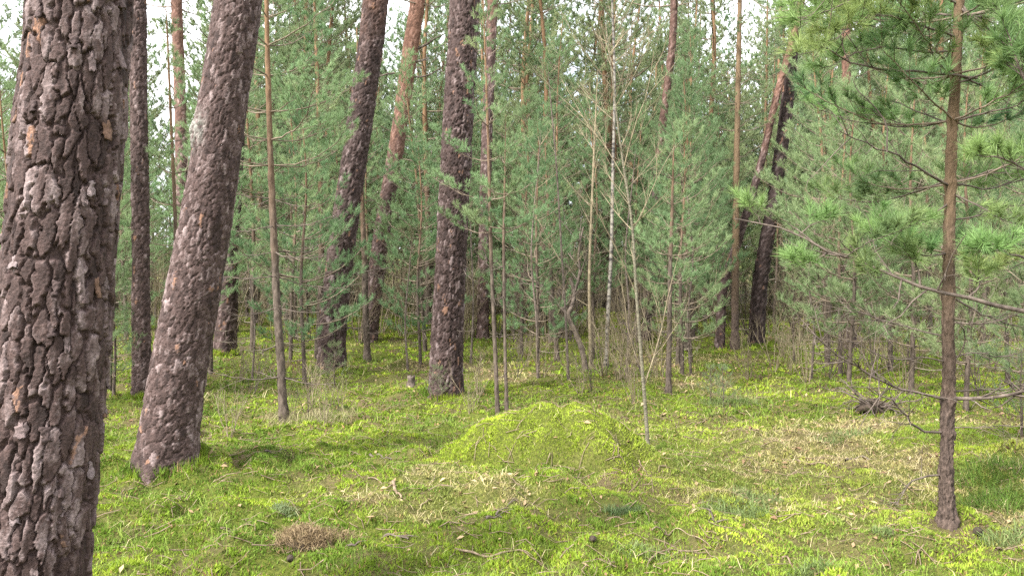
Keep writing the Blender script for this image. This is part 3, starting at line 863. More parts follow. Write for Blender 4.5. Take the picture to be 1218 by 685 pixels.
e9, path9, b9, D9 = big_pine('grey_brown_pine', 'upright grey-brown pine rising just behind the straight dark pine',
    [(574, 402), (576, 280), (580, 140), (586, 0)], [(13, 0), (14, 200), (15, 402)], 0.027, 0.036, 8.5,
    plate=(0.05, 0.13), depth=0.014, seed=23, flare=0.08, red_from=6.5, red_to=9.5, grey=1.1)
e10, path10, b10, D10 = big_pine('hidden_pine', 'broad dark pine mostly hidden behind the leaning scaly trunk',
    [(268, 421), (269, 380), (272, 300), (279, 150), (285, 0)], [(24, 0), (25, 200), (27, 421)], 0.027, 0.036, 4,
    plate=(0.055, 0.14), depth=0.02, seed=29, flare=0.1, grey=0.7)
e11, path11, b11, D11 = big_pine('crooked_pine', 'thin dark pine with peeling red patches behind the white birch',
    [(768, 405), (773, 320), (781, 225), (788, 150), (799, 60), (802, 0)], [(9, 0), (10, 150), (12, 405)], 0.027, 0.036, 8.5,
    plate=(0.05, 0.13), depth=0.016, seed=31, flare=0.08, red_from=4.0, red_to=4.8, red_amt=0.2, grey=0.6)
e12, path12, b12, D12 = big_pine('shaded_pine', 'dark shaded pine leaning over the thicket with a thinner trunk beside it',
    [(899, 412), (905, 330), (920, 240), (934, 140), (948, 0)], [(14, 0), (16, 200), (20, 412)], 0.027, 0.036, 8.5,
    plate=(0.055, 0.14), depth=0.02, seed=37, flare=0.1, red_from=8.0, red_to=11, grey=0.42)
e13, path13, b13, D13 = big_pine('slanting_pine', 'slanting thin pine crossing beside the dark shaded pine',
    [(856, 412), (860, 345), (880, 280), (905, 195), (925, 110), (950, 20)], [(8, 20), (9, 200), (12, 412)], 0.03, 0.04, 8.5,
    plate=(0.05, 0.13), depth=0.016, seed=41, flare=0.1, red_from=3.5, red_to=7, grey=0.7)
big_pine('thicket_pine', 'short-looking dark pine trunk standing alone in the brown thicket',
    [(1011, 414), (1010, 350), (1008, 200), (1006, 0)], [(10, 0), (14, 250), (16, 414)], 0.03, 0.04, 8,
    plate=(0.05, 0.13), depth=0.016, seed=43, flare=0.1, red_from=4, red_to=7, grey=0.75)

cg = np.random.default_rng(77); gc = Geo()
for bb_, Dp, wpx in ((b2, D2, 72), (b3, D3, 42), (b4, D4, 36), (b6, D6, 24), (b10, D10, 28), (b12, D12, 24)):
    r_ = wpx * Dp / F_PX / 2; n = 2000; a = cg.uniform(0, 2 * PI, n); rr_ = r_ * (1.0 + np.abs(cg.normal(0.04, 0.24, n)) * (1 + 0.5 * np.sin(3 * a + bb_[0])))
    x = bb_[0] + rr_ * np.cos(a); y = bb_[1] + rr_ * np.sin(a); k = 1 + 0.05 * Dp
    V, T, m_ = blades(x, y, surf(x, y) - 0.005, cg.uniform(0.02, 0.085, n) * k, np.full(n, 0.004) * k, cg.uniform(0.1, 0.9, n), cg)
    gc.add(V, T, 0, np.repeat(moss_colours(x, y, cg.random(n), n) * 0.9, m_, 0))
tag(link('trunk_foot_moss', gc.mesh('trunk_foot_moss', [M_MOSS], True)), 'longer moss shoots crowding round the feet of the big pines', 'moss', None, 'stuff')

# dead stubs and bare limbs on the big trunks
def stub(tree, path, b, D, pts, r0, twigs, seed, dy=-0.1, mat_=M_DEADWOOD, **kw):
    """pts in the photograph, first one on the trunk; dy = how far the tip comes forward (-) or goes back (+)"""
    L = [at(px, py, D) for px, py in pts]
    L = np.array(L); L[:, 1] += np.linspace(0, dy, len(L))
    return branch_part(tree, L - b, r0, np.random.default_rng(seed), mat_, twigs, **kw)
stub(e5, path5, b5, D5, [(487, 62), (505, 55), (517, 48), (529, 42)], 0.035, 2, 1)
stub(e5, path5, b5, D5, [(484, 72), (498, 74), (510, 70)], 0.035, 1, 2)
stub(e5, path5, b5, D5, [(482, 90), (500, 92), (515, 88), (532, 78)], 0.03, 3, 3)
stub(e5, path5, b5, D5, [(480, 88), (466, 88), (452, 92), (440, 98)], 0.03, 3, 4)
stub(e4, path4, b4, D4, [(404, 330), (440, 322), (470, 318)], 0.02, 6, 5)
stub(e4, path4, b4, D4, [(398, 385), (420, 390), (440, 388)], 0.02, 6, 6)
stub(e3, path3, b3, D3, [(538, 290), (550, 318), (560, 330), (572, 336)], 0.010, 4, 7, -0.35)
stub(e3, path3, b3, D3, [(535, 380), (545, 392), (565, 392)], 0.008, 4, 8, -0.35)
stub(e3, path3, b3, D3, [(534, 420), (526, 440), (512, 460)], 0.006, 5, 9, -0.35)
stub(e6, path6, b6, D6, [(168, 372), (150, 362), (128, 352)], 0.007, 4, 10, -0.3)

# loose bark flakes that stand off the thickest trunk
fr = np.random.default_rng(12)
flake_meshes = []
for k in range(6):
    m_, n_ = 7, 6
    u, v = np.meshgrid(np.linspace(-1, 1, n_), np.linspace(-1, 1, m_))
    wv = 1 + 0.28 * fr.normal(size=(m_, 1)); 
    x = u * 0.017 * wv + 0.003 * fr.normal(size=u.shape); z = v * 0.038 * (1 + 0.12 * fr.normal(size=(1, n_))) + 0.003 * fr.normal(size=u.shape)
    y = -0.006 * (1 - v) ** 2 * 0.5 - 0.004 * (1 - u * u) + 0.0012 * fr.normal(size=u.shape)
    top = np.stack([x, y, z], -1).reshape(-1, 3); bot = top + np.array([0, 0.007, 0])
    V = np.vstack([top, bot]); T = []
    for i in range(m_ - 1):
        for j in range(n_ - 1):
            a = i * n_ + j; T += [[a, a + 1, a + n_ + 1], [a, a + n_ + 1, a + n_]]; o = m_ * n_
            T += [[a + o, a + n_ + 1 + o, a + 1 + o], [a + o, a + n_ + o, a + n_ + 1 + o]]
    ring = [j for j in range(n_)] + [i * n_ + n_ - 1 for i in range(1, m_)] + [(m_ - 1) * n_ + j for j in range(n_ - 2, -1, -1)] + [i * n_ for i in range(m_ - 2, 0, -1)]
    for a, b_ in zip(ring, ring[1:] + ring[:1]): T += [[a, a + m_ * n_, b_], [b_, a + m_ * n_, b_ + m_ * n_]]
    c = [(0.15, 0.11, 0.105), (0.09, 0.062, 0.058), (0.15, 0.088, 0.06), (0.12, 0.088, 0.083), (0.06, 0.04, 0.037), (0.18, 0.14, 0.135)][k]
    flake_meshes.append(make_mesh('bark_flake', V, np.array(T), [M_BARK], None, np.tile(c, (len(V), 1)), smooth=False))
seg1 = np.r_[0, np.cumsum(np.linalg.norm(np.diff(path1, axis=0), axis=1))]
for k in range(48):
    z = fr.uniform(0.15, 2.9); th = fr.uniform(-0.5, PI + 0.5)
    c = np.array([np.interp(z, path1[:, 2], path1[:, q_]) for q_ in range(3)])
    r = 0.5 * D1 / F_PX * np.interp(z, [0, 1.5, 2.9], [134, 126, 118]) * 0.965 - 0.001
    out_ = np.array([-math.cos(th), -math.sin(th), 0])
    o = link('bark_flake', flake_meshes[k % 6], e1, c + out_ * r, (fr.normal(0, 0.08), fr.normal(0, 0.12), math.atan2(out_[1], out_[0]) + PI / 2 + fr.normal(0, 0.15)), (fr.uniform(0.6, 1.1), 1, fr.uniform(0.6, 1.1)))

# ------------------------------------------------------------------ the young pine on the right, branch by branch
R0 = np.random.default_rng(55)
b = on_ground(1126, 620); DH = b[1]
hero = thing('branchy_young_pine', b, 'slim young pine with tan upper bark and bare dead limbs low down', 'pine tree')
hp = np.array([at(px, py, DH) for px, py in [(1126, 622), (1125, 560), (1128, 480), (1128, 350), (1131, 200), (1137, 80), (1141, 0), (1146, -110), (1150, -260), (1156, -420)]])
hp[0] = b
n = 620; P = spline(hp, n) - b; P[0, 2] -= 0.06
zz = P[:, 2]; px_m = DH / F_PX / 2
rad = np.interp(zz, [0, 0.12, 0.4, 1.0, 1.6, 2.2, 3.4, 6], [23 * px_m, 18 * px_m, 15.5 * px_m, 14 * px_m, 13 * px_m, 12 * px_m, 10.5 * px_m, 4 * px_m])
for wz in (at(0, 300, DH)[2], at(0, 218, DH)[2], at(0, 143, DH)[2], at(0, 88, DH)[2], at(0, 475, DH)[2], at(0, 515, DH)[2], at(0, 350, DH)[2]):
    rad = rad * (1 + 0.22 * np.exp(-((zz - (wz - b[2])) / 0.035) ** 2))
ns = 40; V, T = tubes(P[None], rad[None], ns)
ctr = np.repeat(P, ns, 0); dirv = V - ctr
bn = fbm3(V * np.array([45, 45, 12.0]), 3, 3); bn2 = fbm3(V * np.array([90, 90, 40.0]), 9, 2)
low = 1 - sstep(0.7, 1.4, V[:, 2])
bn3 = fbm3(V * np.array([160, 160, 60.0]), 19, 2)
V = ctr + dirv * (1 + (0.24 + 0.26 * low) * bn + 0.22 * bn2 + (0.07 + 0.1 * low) * bn3)[:, None]
link('trunk', make_mesh('trunk', V, T, [M_HEROBARK], smooth=False), hero)
def hb(pts, r0, dy, seed, twigs=6, live=None, mat_=M_DEADWOOD, **kw):
    L = np.array([at(px, py, DH) for px, py in pts])
    dys = np.linspace(0, dy, len(L)) if np.isscalar(dy) else np.array(dy)
    # keep the line of sight while the limb comes forward or goes back
    L = np.array([at(px, py, DH + d) for (px, py), d in zip(pts, dys)])
    return branch_part(hero, L - b, r0 * (1.15 if live is None else 1.0), np.random.default_rng(seed), mat_, int(twigs * 1.5) if live is None else twigs, live, **kw)
# dead limbs, low
hb([(1128, 476), (1100, 469), (1065, 460), (1025, 440), (985, 412), (945, 385)], 0.0095, -0.5, 1, 16, taper=0.25, tw_len=0.8)
hb([(1128, 474), (1150, 474), (1185, 472), (1222, 466), (1270, 455)], 0.014, -0.45, 2, 12, taper=0.5)
hb([(1128, 466), (1165, 463), (1200, 462), (1240, 452)], 0.006, 0.3, 3, 10)
hb([(1124, 514), (1098, 512), (1080, 500), (1070, 485), (1052, 470), (1030, 462)], 0.008, -0.4, 4, 9, tw_len=0.8)
hb([(1130, 508), (1165, 508), (1198, 505), (1230, 510)], 0.004, -0.3, 5, 10)
hb([(1118, 565), (1098, 567), (1082, 575), (1072, 592), (1066, 600)], 0.006, -0.3, 6, 5)
hb([(1126, 400), (1090, 392), (1050, 380), (1010, 368), (975, 372)], 0.006, 0.4, 7, 14)
hb([(1127, 430), (1095, 425), (1060, 428), (1020, 410), (990, 405)], 0.005, -0.3, 8, 14)
hb([(1129, 425), (1160, 420), (1195, 425), (1225, 412)], 0.005, 0.3, 9, 14)
hb([(1128, 440), (1145, 415), (1148, 395), (1140, 385), (1132, 380)], 0.005, -0.25, 10, 2)
hb([(1127, 382), (1160, 385), (1200, 378), (1235, 360)], 0.006, -0.2, 11, 14)
hb([(1128, 350), (1165, 372), (1200, 385), (1240, 388)], 0.006, 0.4, 12, 12)
# dead / half dead limbs, middle
hb([(1131, 222), (1112, 212), (1085, 195), (1060, 183), (1032, 172), (1000, 158)], 0.0085, -0.5, 13, 5)
hb([(1055, 181), (1056, 160), (1052, 140), (1035, 122), (1022, 110), (1015, 98), (1022, 90), (1040, 84)], 0.0045, (-0.33,) * 8, 14, 4)
hb([(1131, 218), (1165, 208), (1200, 196), (1240, 186)], 0.007, -0.3, 15, 8)
hb([(1130, 262), (1165, 256), (1195, 246), (1230, 242)], 0.006, 0.3, 16, 10)
hb([(1133, 145), (1160, 138), (1190, 130), (1230, 118)], 0.008, -0.3, 17, 5)
hb([(1134, 146), (1115, 143), (1085, 130), (1060, 120), (1030, 118)], 0.006, 0.45, 18, 6)
hb([(1163, 93), (1135, 90), (1075, 86), (1035, 79), (1000, 68), (968, 52)], 0.0085, (-0.10, -0.06, -0.15, -0.3, -0.45, -0.6), 19, 4)
hb([(1137, 92), (1120, 80), (1108, 60), (1102, 35), (1100, 15)], 0.007, (0, -0.12, -0.2, -0.25, -0.3), 20, 2, 0.6)
hb([(1010, 73), (1003, 58), (1003, 42), (1008, 22)], 0.005, (-0.4, -0.42, -0.45, -0.5), 21, 1, 0.7, dens=1.2)
# live limbs: high on the stem and on the right
hb([(1139, 20), (1170, 16), (1195, 10), (1235, -10)], 0.009, -0.45, 22, 3, 0.8)
hb([(1139, 18), (1110, 18), (1080, 28), (1040, 34), (1000, 20)], 0.009, 0.5, 23, 3, 0.8, dens=1.3)
hb([(1140, 5), (1090, -15), (1040, -5), (985, 12), (950, 35)], 0.009, -0.5, 24, 2, 0.8, dens=1.4)
hb([(1140, 8), (1180, 40), (1205, 75), (1240, 110)], 0.008, -0.6, 25, 2, 0.75, dens=1.4)
hb([(1140, 0), (1165, 35), (1188, 62), (1200, 90), (1220, 110)], 0.008, -0.25, 26, 1, 0.7, dens=1.4)
hb([(1136, 88), (1165, 100), (1195, 118), (1235, 140)], 0.007, 0.5, 27, 1, 0.7, dens=1.2)
hb([(1143, -50), (1090, -60), (1030, -45), (985, -25)], 0.009, -0.9, 28, 1, 0.8, dens=1.3)
hb([(1134, 142), (1100, 150), (1060, 150), (1000, 140), (960, 120)], 0.008, 0.8, 29, 2, 0.7, dens=1.1)
hb([(1131, 215), (1090, 228), (1050, 240), (1010, 238), (975, 228)], 0.007, 0.9, 30, 2, 0.7, dens=1.2)
hb([(1130, 300), (1105, 305), (1085, 296), (1065, 284)], 0.007, -0.3, 31, 1, 0.7, dens=1.6)
hb([(1130, 302), (1150, 318), (1175, 322), (1200, 312)], 0.007, -0.25, 32, 1, 0.7, dens=1.6)
hb([(1131, 218), (1175, 225), (1205, 215), (1250, 205)], 0.007, 0.8, 33, 1, 0.6, dens=1.2)
hb([(1145, -90), (1200, -80), (1260, -70)], 0.009, -0.4, 34, 0, 0.8, dens=1.3)
hb([(1146, -110), (1090, -130), (1040, -120)], 0.009, 0.5, 35, 0, 0.8, dens=1.3)
hb([(1149, -230), (1190, -260), (1230, -270)], 0.008, 0.3, 36, 0, 0.8, dens=1.3)
hb([(1150, -260), (1110, -290), (1070, -300)], 0.008, -0.3, 37, 0, 0.8, dens=1.3)
hb([(1138, 60), (1100, 62), (1060, 57), (1015, 64), (978, 84)], 0.008, -0.2, 40, 2, 0.7, dens=1.3)
hb([(1136, 100), (1165, 90), (1195, 72), (1225, 40)], 0.008, -0.5, 41, 1, 0.7, dens=1.5)
hb([(1139, 30), (1165, 20), (1190, 35), (1225, 60)], 0.008, 0.3, 42, 1, 0.7, dens=1.5)
hb([(1138, 45), (1095, 30), (1050, 20), (1005, 40), (960, 60)], 0.008, -0.7, 43, 1, 0.7, dens=1.4)
hb([(1131, 240), (1100, 262), (1070, 275), (1035, 280)], 0.007, -0.35, 44, 1, 0.7, dens=1.3)
hb([(1131, 230), (1165, 245), (1195, 262), (1230, 270)], 0.007, -0.35, 45, 1, 0.7, dens=1.3)
hb([(1155, -400), (1157, -430), (1160, -460)], 0.008, 0.0, 38, 0, 0.8, dens=1.3)

for k_, (py, cnt_, ln_) in enumerate([(300, 2, 0.6), (218, 3, 0.85), (143, 4, 0.9), (88, 4, 0.95), (20, 5, 1.0), (-60, 5, 1.0), (-130, 5, 0.95), (-230, 5, 0.8), (-330, 4, 0.6)]):
    for q_ in range(cnt_):
        z_ = at(0, py, DH)[2] - b[2]; p_ = np.array([np.interp(z_, P[:, 2], P[:, w_]) for w_ in range(3)])
        Q = limb(p_, q_ * 2 * PI / cnt_ + R0.uniform(0, 1.2), R0.uniform(0.0, 0.35), ln_ * R0.uniform(0.75, 1.1), R0, 0.2)
        branch_part(hero, Q, 0.0075, R0, M_TWIG, 1, 0.8, dens=1.0)

# neighbour just past the right edge whose live limbs hang across the stem
NY = DH - 0.55
nb_base = at(1330, 700, NY); nb_base[2] = float(ground(nb_base[0], nb_base[1]))
neigh = thing('overhanging_pine', nb_base, 'pine past the right edge whose needle-tufted limb hangs across the slim stem', 'pine tree')
npth = spline(np.array([nb_base, nb_base + [0.02, 0, 1.2], nb_base + [0.0, 0.03, 2.6], nb_base + [0.05, 0.02, 4.2]]), 40) - nb_base
npth[0, 2] -= 0.06
V, T = tubes(npth[None], np.interp(np.linspace(0, 1, 40), [0, 0.05, 1], [0.075, 0.055, 0.02])[None], 14)
link('trunk', make_mesh('trunk', V, T, [M_HEROBARK], smooth=True), neigh)
def nbr(pts, r0, dys, seed, twigs, live, **kw):
    L = np.array([at(px, py, NY + d) for (px, py), d in zip(pts, dys)]); L[0] = nb_base + np.array([0, 0, L[0][2] - nb_base[2]]) if pts[0][0] > 1300 else L[0]
    return branch_part(neigh, L - nb_base, r0, np.random.default_rng(seed), M_DEADWOOD, twigs, live, **kw)
nbr([(1330, 392), (1215, 370), (1170, 360), (1135, 350), (1095, 341), (1050, 322), (1005, 306), (975, 292), (930, 272), (868, 262)], 0.016, (0, 0, 0, 0, 0, 0.05, 0.1, 0.1, 0.15, 0.2), 1, 8, None, taper=0.25, tw_len=0.5)
nbr([(1095, 341), (1093, 325), (1088, 312), (1076, 300)], 0.007, (0,) * 4, 2, 0, 0.9, dens=3.0, start=0.4)
nbr([(1050, 322), (1046, 330), (1030, 322), (1018, 300)], 0.005, (0.05,) * 4, 3, 1, 0.9, dens=2.5, start=0.3)
nbr([(985, 300), (965, 312), (945, 315)], 0.005, (0.1,) * 3, 4, 0, 0.9, dens=3.0, start=0.3)
nbr([(1005, 306), (1030, 290), (1060, 278), (1085, 268)], 0.005, (0.1, 0.0, -0.1, -0.15), 5, 3, 0.8, dens=1.8)
nbr([(950, 280), (965, 268), (985, 262)], 0.005, (0.15,) * 3, 6, 0, 0.9, dens=2.6, start=0.3)
nbr([(905, 268), (900, 255), (885, 245)], 0.004, (0.18,) * 3, 7, 0, 0.9, dens=2.4, start=0.3)
nbr([(1150, 355), (1165, 340), (1160, 322)], 0.006, (0,) * 3, 8, 0, 0.9, dens=2.6, start=0.3)
nbr([(1330, 330), (1230, 310), (1190, 300), (1165, 300)], 0.010, (0, -0.1, -0.1, -0.1), 9, 1, 0.6, dens=1.2, start=0.5)
nbr([(1330, 230), (1250, 215), (1200, 190), (1165, 185)], 0.009, (0, -0.1, -0.1, -0.1), 11, 1, 0.6, dens=1.2, start=0.4)
nbr([(1330, 60), (1240, 40), (1190, 20), (1160, -10)], 0.009, (0, -0.1, 0.1, 0.2), 12, 1, 0.6, dens=1.3, start=0.4)
nbr([(1330, 140), (1240, 110), (1210, 75), (1198, 40)], 0.010, (0, -0.2, -0.2, -0.2), 10, 1, 0.6, dens=1.3, start=0.4)

# ------------------------------------------------------------------ slender saplings one can tell apart
def sapling(name, label, pts, dia, key_seed, crown_from, Lmax, group=None, Y=None, top=None, bark=M_YOUNGBARK, needle=M_NEEDLE, gap=0.36, nb=4, dens=1.0, nn=32, wid=0.006, dead=0.7, dead_from=0.5, nlen=0.06):
    """a young pine that follows a traced stem: trunk, each limb of a whorl a part of its own with needles"""
    rng = np.random.default_rng(key_seed)
    b = on_ground(*pts[0])
    if Y is not None: b = at(pts[0][0], pts[0][1], Y); b[2] = float(ground(b[0], b[1]))
    D = b[1]; L = np.array([at(px, py, D) for px, py in pts]); L[0] = b
    if top:
        d = norm(L[-1] - L[-2]); L = np.vstack([L, L[-1] + d * (top - L[-1][2]) * 0.5, L[-1] + d * (top - L[-1][2])])
    P = spline(L, 50) - b; P[0, 2] -= 0.05
    H = P[-1, 2]; t = np.linspace(0, 1, 50)
    r0 = dia * D / F_PX / 2
    rad = r0 * (1 - 0.85 * t ** 1.3); rad[:2] *= 1.25
    e = thing(name, b, label, 'pine tree', group)
    Pf = spline(P, 160); V, T = tubes(Pf[None], np.interp(np.linspace(0, 1, 160), t, rad)[None], 12); dv = V - np.repeat(Pf, 12, 0)
    V = V + dv * (0.35 * fbm3(V * np.array([30, 30, 14.0]), key_seed, 3))[:, None]
    link('trunk', make_mesh('trunk', V, T, [bark], smooth=True), e)
    z = dead_from
    while z < H - 0.1:
        p = np.array([np.interp(z, P[:, 2], P[:, k]) for k in range(3)]); f = z / H; a0 = rng.uniform(0, 6.28)
        for k in range(nb):
            az = a0 + k * 2 * PI / nb + rng.normal(0, 0.3)
            if z < crown_from:
                if rng.random() > dead: continue
                ln = Lmax * rng.uniform(0.25, 0.7)
                Q = limb(p, az, rng.uniform(-0.2, 0.25), ln, rng, 0.0, 0.12)
                branch_part(e, Q, 0.005 + 0.004 * ln, rng, M_DEADWOOD, max(4, int(ln * 12)))
            else:
                s = (H - z) / max(0.3, H - crown_from)
                ln = Lmax * min(1.0, 0.2 + 1.1 * s) * rng.uniform(0.6, 1.1)
                Q = limb(p, az, 0.15 + 0.7 * (1 - s) ** 1.5, ln, rng, 0.22)
                branch_part(e, Q, 0.004 + 0.005 * ln, rng, M_TWIG, 0, 1.0, needle=needle, dens=dens, nn=nn, nlen=nlen, wid=wid)
        z += gap * rng.uniform(0.8, 1.25)
    return e
sapling('orange_stemmed_pine', 'slender young pine with orange upper stem beside the leaning scaly trunk', [(338, 500), (334, 430), (329, 350), (323, 220), (319, 100), (317, 0)], 10.5, 61, 2.6, 1.2, top=6.2, gap=0.34, dead=0.95)
sapling('leggy_pine', 'taller of the two leggy thin pine stems beside the straight dark pine', [(592, 492), (589, 420), (584, 300), (581, 180), (578, 90)], 5.2, 62, 2.0, 0.75, group='twin thin stems by the straight dark pine', top=5.0, nb=3, gap=0.42, dead=0.5)
sapling('leggy_pine', 'shorter of the two leggy thin pine stems beside the straight dark pine', [(603, 490), (601, 420), (599, 300), (600, 240)], 4.5, 63, 1.9, 0.65, group='twin thin stems by the straight dark pine', top=3.6, nb=3, gap=0.42, dead=0.5)
sapling('small_topped_pine', 'small pine with bare whorled leader showing against the pale sky', [(214, 470), (211, 380), (208, 250), (204, 160), (199, 40), (197, 8)], 6, 64, 1.7, 0.85, gap=0.55, dens=0.8)
sapling('amber_pine', 'thin young pine with amber stem between the two leaning dark pines', [(378, 425), (382, 320), (381, 220), (378, 110), (375, 30)], 7, 65, 3.0, 1.1, top=7.5, gap=0.5)
sapling('orange_thin_pine', 'thin orange-stemmed pine standing in front of the dark leaning pine', [(437, 430), (435, 370), (433, 300), (430, 230), (428, 160)], 8, 66, 3.2, 0.9, top=6.5, gap=0.5, dead_from=0.6)
sapling('speckled_thin_pine', 'thin brown sapling standing right of the pale birch sapling', [(795, 468), (796, 400), (797, 330), (799, 260)], 7, 67, 1.5, 0.8, top=3.6, gap=0.34)
sapling('tall_thin_pine', 'tall thin pine stem rising through the crowns of the right thicket', [(874, 415), (875, 300), (877, 150), (880, 0)], 9, 68, 4.6, 1.0, top=9.0, gap=0.6, dead=0.5, bark=M_HEROBARK)
sapling('stub_stemmed_pine', 'short dark-stemmed pine in the opening behind the moss mound', [(663, 430), (660, 390), (656, 340), (652, 250)], 6, 69, 1.8, 0.9, top=5.0, gap=0.4)

# ------------------------------------------------------------------ bare broadleaved saplings and shrubs
def grow(rng, p, d, L, r, depth, acc, up=0.2, kids=(3, 6), wig=0.09, ang=0.75):
    n = 6; P = [p]; dd = d.copy()
    for k in range(n - 1):
        dd = norm(dd + rng.normal(0, wig, 3) + np.array([0, 0, up * 0.25])); P.append(P[-1] + dd * L / (n - 1))
    P = np.array(P); acc.append((P, r * np.linspace(1, 0.45, n)))
    if depth <= 0: return
    for k in range(rng.integers(*kids)):
        x = rng.uniform(0.25, 0.97) * (n - 1); i = min(int(x), n - 2); q = P[i] + (P[i + 1] - P[i]) * (x - i)
        t = norm(P[i + 1] - P[i]); nd_ = norm(t + norm(rng.normal(size=3)) * ang + [0, 0, up])
        grow(rng, q, nd_, L * rng.uniform(0.35, 0.6), r * 0.5 * (1 - 0.4 * x / n), depth - 1, acc, up, kids, wig, ang)

def tube_mesh(name, acc, m, sides=4):
    V, T = tubes(np.array([a for a, _ in acc]), np.array([r for _, r in acc]), sides)
    return make_mesh(name, V, T, [m], smooth=True)

def birch(name, label, pts, dia, seed, top, Y=None, limbs=(), sub=3, m=M_BIRCH, lo=0.35, ln=0.5, nl=16):
    rng = np.random.default_rng(seed); b = on_ground(*pts[0])
    if Y is not None: b = at(pts[0][0], pts[0][1], Y); b[2] = float(ground(b[0], b[1]))
    D = b[1]; L = np.array([at(px, py, D) for px, py in pts]); L[0] = b
    if top: d = norm(L[-1] - L[-2]); L = np.vstack([L, L[-1] + d * top * 0.5, L[-1] + d * top])
    P = spline(L, 60) - b; P[0, 2] -= 0.05; t = np.linspace(0, 1, 60)
    r0 = dia * D / F_PX / 2; rad = r0 * (1 - 0.85 * t); rad[:2] *= 1.2
    e = thing(name, b, label, 'birch tree')
    V, T = tubes(P[None], rad[None], 12); link('trunk', make_mesh('trunk', V, T, [m], smooth=True), e)
    def one(Q, r):
        acc = [(spline(Q, 6), r * np.linspace(1, 0.4, 6))]; q = acc[0][0]; LL = float(np.linalg.norm(q[-1] - q[0]))
        for k in range(sub + 2):
            i = rng.integers(1, 5); d = norm(norm(q[i + 1] - q[i]) + norm(rng.normal(size=3)) * 0.6 + [0, 0, 0.2])
            grow(rng, q[i], d, LL * rng.uniform(0.25, 0.5), r * 0.5, 1, acc, 0.15, (2, 4))
        link('branch', tube_mesh('branch', acc, M_SHRUB), e)
    for Lp, r in limbs:
        one(np.array([at(px, py, D + dy) for px, py, dy in Lp]) - b, r)
    for k in range(nl):
        f = rng.uniform(lo, 0.97); p = np.array([np.interp(f, t, P[:, q_]) for q_ in range(3)])
        az = rng.uniform(0, 6.28); el = rng.uniform(0.5, 1.0); l_ = ln * (1.2 - f) * rng.uniform(0.6, 1.2)
        one(np.array([p, p + [math.cos(az) * math.cos(el) * l_ * 0.5, math.sin(az) * math.cos(el) * l_ * 0.5, math.sin(el) * l_ * 0.5], p + [math.cos(az) * math.cos(el) * l_, math.sin(az) * math.cos(el) * l_, math.sin(el) * l_ * 1.1]]), 0.15 * r0 + 0.002)
    return e
birch('birch', 'pale-barked birch with dark marks standing behind the moss mound', [(721, 438), (723, 380), (727, 300), (729, 200), (731, 100), (728, 0)], 6.0, 71, 2.5, lo=0.42, ln=2.6, nl=26)
birch('birch_sapling', 'pale speckled birch sapling with bare twigs at the right end of the mound', [(771, 536), (768, 490), (764, 440), (757, 350), (752, 270), (742, 200), (735, 150), (728, 90)], 5.0, 72, 0.5, m=M_BIRCH_YOUNG,
      limbs=[([(752, 270, 0), (748, 235, 0.1), (735, 195, 0.2), (700, 150, 0.3), (668, 95, 0.4)], 0.006), ([(742, 200, 0), (755, 150, -0.1), (770, 110, -0.2), (778, 60, -0.3)], 0.006),
             ([(757, 350, 0), (735, 300, -0.1), (715, 262, -0.2), (690, 215, -0.3)], 0.006), ([(752, 275, 0), (765, 250, 0.1), (785, 205, 0.2), (805, 170, 0.3)], 0.005),
             ([(766, 460, 0), (785, 400, 0.1), (795, 350, 0.2), (808, 300, 0.2)], 0.006), ([(764, 440, 0), (748, 400, 0), (742, 350, 0), (735, 330, 0)], 0.004)], lo=0.3, ln=0.9, nl=10)
SH = np.random.default_rng(80)
# bent rowan-like stem beside a straight one
bb = on_ground(697, 438); Db = bb[1]
bent = thing('bent_tree', bb, 'crooked dark little tree with a sharply bent forked stem', 'tree')
acc = []
for pts, r in (([(697, 440), (692, 415), (683, 392), (676, 376), (681, 362), (683, 348), (678, 330)], 0.055), ([(676, 376), (664, 362), (652, 348), (640, 335)], 0.03), ([(683, 348), (690, 325), (688, 300), (694, 270)], 0.03)):
    Q = spline(np.array([at(px, py, Db) for px, py in pts]) - bb, 6 if len(pts) < 6 else 24)
    if len(Q) > 6:
        V, T = tubes(Q[None], np.linspace(r, r * 0.55, len(Q))[None], 9); link('trunk', make_mesh('trunk', V, T, [M_DEADWOOD], smooth=True), bent)
    else:
        a2 = [(Q, r * np.linspace(1, 0.5, 6))]
        for k in range(5): grow(SH, Q[1 + k % 4], norm(SH.normal(0, 0.5, 3) + [0, 0, 0.6]), 0.7, r * 0.4, 2, a2, 0.2, (2, 4))
        link('branch', tube_mesh('branch', a2, M_DEADWOOD), bent)
birch('thin_broadleaf_tree', 'straight thin bare tree growing beside the crooked forked one', [(703, 437), (702, 400), (701, 330), (704, 240), (708, 150)], 5, 73, 1.0, m=M_SHRUB, lo=0.25, ln=1.4, nl=14)['category'] = 'tree'

